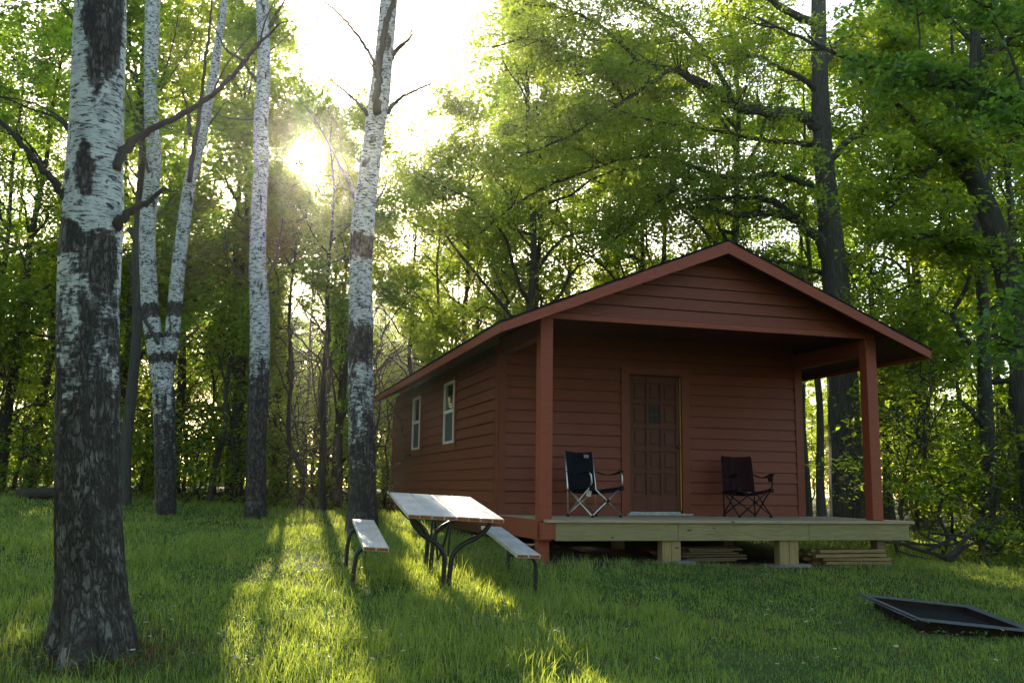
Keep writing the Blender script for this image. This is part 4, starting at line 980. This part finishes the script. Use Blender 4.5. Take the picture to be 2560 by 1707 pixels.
# ------------------------------------------------------------------ birches
def birch(name, label, Y, stems, branches, h1, h0, seed, seg, rings, ridge, patches=(), leafy=0):
    P0, r0 = pl(stems[0], Y); base = P0[0].copy(); base[2] = g1(base[0], base[1])
    e = empty(name, label, 'birch tree', base)
    m = birch_mat('birch_bark', h1, h0, seed, patches); tips = []
    for si, st in enumerate(stems):
        P, r = pl(st, Y)
        if si == 0: P[0] = base-np.array([0, 0, .12])
        elif P[0][2] > base[2]+.1: P[:, 1] += 0
        Q, rr = smooth_path(P, r, rings)
        up0 = P[0][2]-base[2]
        def disp(th, L, rad, s=seed):
            c, s2 = np.cos(th), np.sin(th); hf = np.clip(1-(L-h0*.2)/(h1+.4), .10, 1)
            wv = .5*(noise3(c*2, s2*2, L*1.2, s)-.5)
            a1 = noise3((c+wv)*8+20, (s2+wv)*8, L*2.0, s+1); a2 = noise3(c*20+20, s2*20, L*6, s+2)
            rg = 1-np.abs(2*a1-1)*1.6
            lump = .05*rad*(noise3(c*1.3+5, s2*1.3, L*1.6, s+5)-.5)
            fl_ = 0
            if ridge > .008:
                k = np.clip(1-L/.62, 0, 1)**2; fl_ = k*rad*(1.7*np.maximum(0, noise3(c*2.2+3, s2*2.2, 0*L, s+8)-.38)+.10*np.clip(1-s2, 0, 1)+.35*np.clip(c*(-1)*0+0, 0, 1))
            return hf*ridge*(rg-.2+.5*(a2-.5))+lump+fl_
        o = link('trunk', Geo().tube(Q-base, rr, seg, True, up0, disp).mesh('trunk', m, True, True), e)
        tips.append(Q[-8:]-base)
    for b_ in branches:
        pts, Ya, Yb = b_
        P, r = pl(pts, Ya, Yb); Q, rr = smooth_path(P, r, max(8, len(P)*6)); rs = np.random.RandomState(len(pts)+int(pts[0][0]))
        Q = Q+rs.normal(size=Q.shape)*rr[:, None]*.22
        link('branch', Geo().tube(Q-base, rr*np.linspace(1.0, .72, len(rr)), 9).mesh('branch', M['deadwood'], True, True), e)
    rs = np.random.RandomState(seed+50)
    nodes = []; tw = Geo()
    for tp in tips:
        for k in range(16):
            p = tp[rs.randint(len(tp))]; P2 = limb(rs, p, rs.uniform(0, 6.28), rs.uniform(.1, .8), rs.uniform(1, 2.2), .02, tw, 5, .3, 5)
            for w_ in P2[2:]: nodes.append((w_, .4, 14))
    o = link('twigs', tw.mesh('twigs', M['deadwood'], True, True), e); o['kind'] = 'stuff'
    C, D, N, L, Wd = clump_leaves(nodes, rs, .065, .75, .8); k = ~lit_mask(C+base)
    V, T = leaf_geo(C[k], D[k], N[k], L[k], Wd[k], None); link('crown', mesh_np('crown', V, [T], M['leaf']), e)
    return e
YB1 = 6.6
birch('birch_tree', 'big birch in the left foreground with furrowed grey lower trunk', YB1,
      [[(225, 1530, 168), (222, 1470, 158), (214, 1400, 148), (208, 1300, 141), (203, 1150, 137), (202, 1000, 136), (202, 850, 134), (203, 700, 133), (208, 560, 137), (213, 480, 136), (216, 400, 130), (221, 300, 124), (224, 200, 122), (229, 100, 120), (231, 0, 118), (236, -200, 110), (246, -500, 95), (262, -900, 72), (280, -1400, 40)]],
      [([(262, 390, 30), (285, 346, 26), (330, 308, 18), (400, 272, 15), (470, 232, 15), (530, 178, 13), (600, 97, 9), (625, 72, 7), (650, 52, 5), (678, 50, 3)], YB1-.05, YB1+.25),
       ([(598, 98, 5), (606, 60, 4), (622, 20, 3), (640, -20, 2)], YB1+.2, YB1+.25),
       ([(470, 232, 6), (520, 190, 4), (580, 110, 3), (640, 60, 2)], YB1+.1, YB1-.2),
       ([(265, 520, 30), (285, 497, 22), (330, 470, 17), (358, 448, 14), (372, 436, 12), (400, 441, 4)], YB1-.05, YB1-.15),
       ([(185, 490, 34), (160, 466, 22), (120, 412, 18), (70, 358, 16), (30, 310, 14), (-20, 260, 12), (-90, 215, 8)], YB1-.03, YB1-.35),
       ([(45, 325, 7), (40, 305, 6), (36, 288, 3)], YB1-.2, YB1-.22),
       ([(180, 318, 12), (158, 300, 9), (130, 272, 7), (70, 250, 6), (0, 222, 5), (-60, 212, 4)], YB1, YB1+.2),
       ([(178, 308, 10), (158, 288, 7), (120, 258, 5), (60, 232, 5), (-10, 222, 4)], YB1, YB1+.5),
       ([(180, 60, 10), (150, 20, 6), (120, -15, 4)], YB1, YB1+.3)],
      3.0, 1.5, 1, 150, 520, .013, patches=((-.10, 4.75, .17, .85, 3.2), (-.02, 3.35, .06, .30, 1.3), (.12, 2.85, .14, .12, 1.6), (-.14, 2.7, .10, .2, 1.4)))
birch('birch_tree', 'forked white birch dividing into two stems behind the big foreground birch', 16,
      [[(380, 1185, 54), (380, 1150, 46), (379, 1000, 48), (375, 900, 50), (368, 860, 42), (356, 790, 40), (346, 720, 40), (340, 620, 38), (340, 500, 37), (348, 430, 36), (353, 350, 34), (348, 280, 33), (346, 200, 31), (348, 100, 33), (351, 0, 36), (356, -120, 30), (364, -350, 20)],
       [(381, 900, 30), (385, 850, 32), (392, 800, 34), (400, 720, 34), (410, 610, 31), (424, 500, 30), (438, 410, 28), (458, 330, 26), (478, 240, 23), (497, 130, 20), (516, 0, 16), (536, -160, 12)]],
      [([(436, 420, 12), (446, 330, 12), (462, 230, 10), (475, 120, 8), (486, 10, 6), (490, -60, 4)], 15.7, 15.5),
       ([(436, 310, 10), (432, 260, 9), (420, 215, 6), (418, 210, 2)], 15.7, 15.6),
       ([(352, 420, 9), (340, 390, 8), (320, 330, 6), (300, 240, 5), (284, 190, 3)], 16, 15.5),
       ([(352, 345, 8), (340, 300, 5), (325, 200, 4), (300, 160, 2)], 16, 16.4),
       ([(335, 420, 8), (310, 400, 6), (286, 370, 4)], 16, 15.8),
       ([(365, 790, 10), (338, 745, 8), (318, 715, 5), (300, 690, 3)], 15.9, 15.6),
       ([(342, 660, 7), (310, 640, 5), (286, 575, 3)], 16, 15.8),
       ([(365, 200, 6), (380, 160, 5), (400, 90, 4), (410, 30, 3)], 16, 16.3),
       ([(368, 210, 5), (395, 170, 4), (430, 120, 3), (455, 70, 2)], 16, 16.5),
       ([(450, 330, 6), (500, 260, 4), (520, 235, 3), (580, 272, 2)], 16, 16.3),
       ([(390, 830, 6), (420, 790, 5), (470, 740, 3)], 16, 16.3),
       ([(478, 240, 5), (520, 150, 4), (560, 100, 3), (640, 0, 2)], 16, 15.8)],
      2.7, .9, 2, 44, 220, .006, patches=[(0, h_, 9, r_, a_) for h_, r_, a_ in ((3.45, .14, 1.9), (3.0, .07, .9), (2.62, .09, 1.1), (5.35, .08, 1.5), (6.3, .16, 1.5), (7.4, .3, 1.3), (4.3, .05, 1.3))])
birch('birch_tree', 'slim straight white birch between the forked birch and the sun', 16,
      [[(586, 1190, 54), (587, 1150, 46), (589, 1000, 44), (593, 900, 46), (597, 800, 46), (596, 700, 44), (592, 620, 40), (592, 560, 37), (596, 450, 36), (600, 380, 37), (599, 300, 34), (604, 200, 34), (606, 120, 30), (603, 50, 30), (602, 0, 32), (600, -150, 26), (596, -350, 16)]],
      [([(600, 200, 10), (578, 170, 9), (556, 140, 7), (520, 115, 6), (495, 70, 4), (478, 45, 3)], 16, 15.7),
       ([(612, 122, 5), (636, 105, 3), (680, 65, 2.4), (730, 30, 2), (780, -10, 1.6)], 16, 16.3),
       ([(610, 70, 10), (625, 55, 9), (636, 30, 8), (652, 5, 6), (668, -30, 4)], 16, 16.2),
       ([(600, 270, 6), (560, 275, 4), (500, 262, 3), (478, 245, 2)], 16, 15.8),
       ([(590, 660, 6), (560, 640, 5), (530, 600, 4), (515, 520, 3)], 16, 15.5),
       ([(610, 640, 7), (632, 600, 6), (640, 560, 5), (650, 500, 3)], 16, 16.6)],
      2.9, 2.2, 3, 44, 220, .006, patches=[(0, h_, 9, r_, a_) for h_, r_, a_ in ((6.7, .10, 2.0), (7.35, .06, 1.5), (5.6, .07, 1.5), (4.55, .10, 1.6), (3.95, .14, 1.7), (6.1, .05, 1.4))])
birch('birch_tree', 'white birch leaning right nearest the cabin, dark mottled lower trunk', 13.5,
      [[(832, 1205, 82), (832, 1150, 64), (830, 1000, 58), (829, 900, 57), (828, 800, 57), (829, 720, 56), (828, 640, 54), (832, 540, 54), (840, 450, 52), (850, 380, 48), (860, 300, 48), (872, 220, 50), (880, 150, 45), (888, 60, 42), (893, 0, 42), (902, -150, 34), (914, -350, 20)]],
      [([(866, 260, 22), (868, 200, 18), (872, 140, 18), (880, 80, 18), (892, 35, 17), (905, 0, 16), (925, -60, 12)], 13.2, 12.95),
       ([(862, 150, 10), (852, 128, 9), (828, 92, 8), (800, 55, 7), (770, 25, 6), (735, -5, 5), (700, -40, 3)], 13.4, 13.1),
       ([(862, 165, 7), (848, 140, 5), (833, 112, 4), (828, 98, 3)], 13.4, 13.4),
       ([(898, 140, 9), (912, 118, 8), (930, 100, 8), (942, 88, 6), (944, 75, 6), (951, 60, 4)], 13.5, 13.7),
       ([(898, 128, 7), (915, 108, 6), (938, 90, 6), (955, 72, 4)], 13.45, 13.6),
       ([(944, 90, 2.4), (975, 85, 2), (1010, 79, 1.6), (1042, 68, 1.4)], 13.6, 13.8),
       ([(886, 262, 14), (902, 242, 11), (925, 222, 9), (955, 208, 8), (992, 191, 6)], 13.5, 13.9),
       ([(858, 280, 16), (842, 258, 11), (818, 232, 8), (790, 208, 7), (768, 190, 6), (755, 178, 4)], 13.45, 13.3),
       ([(876, 80, 4), (850, 55, 3), (825, 25, 2.4), (800, 0, 2)], 13.4, 13.6),
       ([(828, 500, 12), (815, 460, 8), (790, 400, 6), (760, 340, 5), (720, 270, 3.5), (670, 210, 2.5), (640, 185, 2)], 13.6, 15.2),
       ([(846, 500, 8), (862, 470, 6), (885, 430, 4), (905, 405, 3)], 13.55, 14)],
      2.75, .7, 4, 60, 260, .008, patches=[(0, h_, 9, r_, a_) for h_, r_, a_ in ((5.75, .14, 1.7), (6.25, .10, 1.4), (4.15, .24, 1.9), (2.75, .3, 1.2), (5.0, .04, 1.3))])

# fallen log at the forest edge, brush pile
p_ = at(105, 1140, 18.6); Q, rr = smooth_path([(-.55, 0, 0), (0, .05, .02), (.6, -.02, .03)], [.10, .11, .09], 12)
o = link('fallen_log', Geo().tube(Q, rr, 12).mesh('fallen_log', M['bark'], True, True), None, (p_[0], 18.6, g1(p_[0], 18.6)+.10)); tag(o, 'short dark fallen log in the grass at the far left forest edge', 'log')
BR = [([(2050, 1235, 8), (2120, 1265, 8), (2200, 1285, 7)], 14.2), ([(2040, 1225, 6), (2110, 1250, 6), (2180, 1262, 5)], 14.6), ([(2190, 1290, 12), (2215, 1270, 12), (2240, 1240, 9), (2290, 1215, 6), (2330, 1190, 4)], 13.8),
      ([(2150, 1270, 7), (2200, 1245, 8), (2245, 1220, 7), (2300, 1180, 5)], 14.3), ([(2160, 1230, 5), (2240, 1240, 5), (2290, 1262, 4)], 14.5), ([(2100, 1200, 4), (2150, 1240, 5), (2210, 1262, 4)], 14.4),
      ([(2050, 1250, 5), (2130, 1255, 5), (2230, 1255, 4)], 14.0), ([(2170, 1280, 9), (2205, 1292, 10), (2235, 1262, 8), (2262, 1252, 6)], 13.9), ([(2080, 1270, 4), (2120, 1282, 4), (2160, 1290, 3)], 13.7)]
bp = empty('brush_pile', 'tangle of grey dead branches dumped right of the deck', 'brush pile', at(2170, 1290, 14))
bb = np.array(bp.location)
for pts, Y in BR:
    p, r = pl([(a_-20, b_-6, c_) for a_, b_, c_ in pts], Y, Y+.15); p[:, 2] = np.maximum(p[:, 2], G(p[:, 0], p[:, 1])+.05); Q, rr = smooth_path(p, r, 14)
    link('stick', Geo().tube(Q-bb, rr, 7).mesh('stick', M['greywood'], True, True), bp)

# ------------------------------------------------------------------ grass
rs = np.random.RandomState(77)
def blades(X, Y, h, wd, rs, lean=.35):
    n = len(X); Z = G(X, Y)-.01; az = rs.uniform(0, 2*np.pi, n); la = rs.uniform(0, 2*np.pi, n)
    l = lean*h*rs.random(n)**.7*1.6; lx, ly = np.cos(la)*l, np.sin(la)*l
    bx, by = np.cos(az)*wd*.5, np.sin(az)*wd*.5
    B = np.stack([X, Y, Z], 1); S_ = np.stack([bx, by, 0*bx], 1)
    Mi = B+np.stack([lx*.3, ly*.3, h*.55], 1); Tp = B+np.stack([lx, ly, h*(1-.18*(l/h))], 1)
    V = np.stack([B-S_, B+S_, Mi+S_*.75, Mi-S_*.75, Tp], 1).reshape(-1, 3); b = np.arange(n)*5
    return V, np.stack([b, b+1, b+2, b+3], 1), np.stack([b+3, b+2, b+4], 1)
def scatter(n, y0, y1, xl=.62, pw_=1.0):
    y = y0+(y1-y0)*rs.random(n)**pw_; x = (rs.random(n)*2-1)*(xl*y+.4); return x, y
def keep(x, y):
    a, b = w2c(x, y); k = ~((a > -.05) & (a < 5.3) & (b > -.06) & (b < PD+.2)) & ~((a > -.03) & (a < W) & (b > PD) & (b < YB))
    # fire ring interior
    d = np.stack([x-D_[0], y-D_[1]], 1); Mi = np.linalg.inv(np.array([ax[:2], ay[:2]]).T); q_ = d@Mi.T; u_, v_ = q_[:, 0], q_[:, 1]; k &= ~((u_ > .04) & (u_ < S-.04) & (v_ > .04) & (v_ < S-.04))
    return k
parts = []; off = 0
Vs, Qs, Ts = [], [], []
for (n, y0, y1, wd, pw_) in ((95000, 3.2, 9.0, .0068, .8), (95000, 8.5, 14, .010, .9), (78000, 13.5, 24, .014, .9)):
    x, y = scatter(n, y0, y1, .60, pw_); x = x+np.where(rs.random(n) < .12, np.sign(x)*rs.random(n)*3.5, 0)
    cl = noise3(x*1.6, y*1.6, 0*x, 21)*.6+noise3(x*5, y*5, 0*x, 22)*.4
    tall = noise3(x*.55, y*.55, 0*x, 23)
    h = (.035+.10*cl**2.0+.10*np.clip(tall-.45, 0, 1))*rs.uniform(.55, 1.35, n)
    h = np.where((x > 1.5) & (y < 12.5), h*.72, h)
    tr = np.hypot(x+2.68, y-YB1)
    k = keep(x, y) & (rs.random(n) < .35+.9*cl) & (tr > .27) & ~((tr < .65) & (rs.random(n) < .75)) & ~((y > 21) & (rs.random(n) < .6))
    x, y, h = x[k], y[k], h[k]
    V, Q, T = blades(x, y, h, wd*rs.uniform(.6, 1.3, len(x)), rs)
    Vs.append(V); Qs.append(Q+off); Ts.append(T+off); off += len(V)
# tall tufts with long bright blades
for _ in range(700):
    y = rs.uniform(5, 18); x = rs.uniform(-.5, .5)*y*1.1
    if rs.random() < .45: y = rs.uniform(5.2, 12); x = rs.uniform(-1.6, .9)
    n = rs.randint(8, 26); X = x+rs.normal(size=n)*.06; Y = y+rs.normal(size=n)*.06; k = keep(X, Y); X, Y = X[k], Y[k]
    if not len(X): continue
    V, Q, T = blades(X, Y, rs.uniform(.08, .23, len(X))*(.7 if x > 1.5 else 1), rs.uniform(.004, .009, len(X)), rs, .5)
    Vs.append(V); Qs.append(Q+off); Ts.append(T+off); off += len(V)
o = link('grass', mesh_np('grass', np.vstack(Vs), [np.vstack(Qs), np.vstack(Ts)], M['grass'])); tag(o, 'uneven knee-low green grass and tufts covering the clearing', 'grass', None, 'stuff')
# broad low leaves between the blades
n = 42000; x, y = scatter(n, 4.2, 17, .6, .8); k = keep(x, y) & (noise3(x*1.1, y*1.1, 0*x, 31) > .42); x, y = x[k], y[k]; n = len(x)
C = np.stack([x, y, G(x, y)+rs.uniform(.01, .08, n)], 1); D = unit(rs, n); D[:, 2] *= .3; N = unit(rs, n)*.5+[0, 0, 1]
V, T = leaf_geo(C, D, N, rs.uniform(.02, .05, n), rs.uniform(.014, .03, n), None)
o = link('clover', mesh_np('clover', V, [T], M['weed'])); tag(o, 'low clover and weed leaves growing through the grass', 'clover', None, 'stuff')
# dry grass and litter round the big birch and along the deck
n = 1500; an = rs.uniform(0, 6.28, n); rd = .25+.45*rs.random(n)**1.4; bx0 = -2.68
x, y = bx0+np.cos(an)*rd, YB1+np.sin(an)*rd*1.0
xd = rs.uniform(.1, 5.3, 900); yd = rs.uniform(-.35, .1, 900); xw = CO[0]+xd*math.cos(CR)-yd*math.sin(CR); yw = CO[1]+xd*math.sin(CR)+yd*math.cos(CR)
xl, yl = scatter(16000, 4.2, 16, .6, .8); kk = keep(xl, yl) & (noise3(xl*.8, yl*.8, 0*xl, 61)+.35*noise3(xl*4, yl*4, 0*xl, 62) > .68); xl, yl = xl[kk], yl[kk]
x, y = np.concatenate([x, xw, xl]), np.concatenate([y, yw, yl])
V, Q, T = blades(x, y, rs.uniform(.03, .12, len(x)), rs.uniform(.003, .007, len(x)), rs, .9)
o = link('dry_grass', mesh_np('dry_grass', V, [Q, T], M['dry'])); tag(o, 'dry brown grass round the big birch, along the deck and through the lawn', 'dry grass', None, 'stuff')
# white flowers
fg = Geo()
for k in range(9):
    a_ = k*2*math.pi/9; c, s = math.cos(a_), math.sin(a_)
    fg.add(np.array([(c*.004, s*.004, .0), (c*.014-s*.004, s*.014+c*.004, .003), (c*.02, s*.02, .0), (c*.014+s*.004, s*.014-c*.004, .003)]), [(0, 1, 2, 3)])
petal = fg.mesh('petals', M['flower']); cen = Geo().tube([(0, 0, 0), (0, 0, .004), (0, 0, .006)], [.005, .005, .001], 8).mesh('flower_centre', M['pollen'])
stem = Geo().tube([(0, 0, -.2), (.01, 0, -.1), (0, 0, 0)], .0018, 5).mesh('stem', M['weed'])
FL = [(96, 1236), (120, 1470), (85, 1535), (432, 1202), (430, 1212), (318, 1283), (632, 1218), (525, 1285), (680, 1185), (320, 1392), (835, 1283), (372, 1470), (440, 1540), (500, 1480), (540, 1545), (1705, 1348), (1700, 1368), (1772, 1404), (1760, 1430), (1846, 1540), (1908, 1350), (1920, 1530), (1990, 1405), (1930, 1460), (1510, 1540), (665, 1350), (700, 1470), (775, 1400), (290, 1300), (40, 1300), (2200, 1480), (1640, 1500), (150, 1180), (560, 1230), (480, 1195), (1440, 1470), (1300, 1420), (2060, 1500), (2290, 1540), (60, 1420)]
for k in range(70): FL.append((prs.uniform(0, 2352), 1180+380*prs.random_sample()**.7))
for (px, py) in FL:
    h = ground_hit(px, py+18)
    if not keep(np.array([h[0]]), np.array([h[1]]))[0] or in_cabin(h[0], h[1], .1): continue
    z = g1(h[0], h[1])+rs.uniform(.10, .19)
    e = empty('wild_flower', 'small white wild flower standing in the grass', 'flower', (h[0], h[1], z), rs.uniform(0, 6), 'white wild flowers in the grass')
    s_ = rs.uniform(.5, 1.0); e.scale = (s_, s_, 1)
    e.rotation_euler = (rs.uniform(-.4, .5), rs.uniform(-.3, .3), rs.uniform(0, 6))
    link('petals', petal, e); link('flower_centre', cen, e); link('stem', stem, e)

# ------------------------------------------------------------------ lens glare round the sun, imitated by an added haze
hz = bpy.data.materials.new('glare_scatter'); hz.use_nodes = True; n = hz.node_tree.nodes; n.clear()
out = n.new('ShaderNodeOutputMaterial'); pv = n.new('ShaderNodeVolumePrincipled'); hz.node_tree.links.new(pv.outputs[0], out.inputs['Volume'])
pv.inputs['Color'].default_value = (1, .97, .92, 1); pv.inputs['Density'].default_value = .0004; pv.inputs['Anisotropy'].default_value = .9
o = link('glare_haze', Geo().box((-150, -66, -4), (150, 165, 24)).mesh('glare_haze', hz)); tag(o, kind='stuff'); o['label'] = 'added haze hanging over the clearing and the woods'
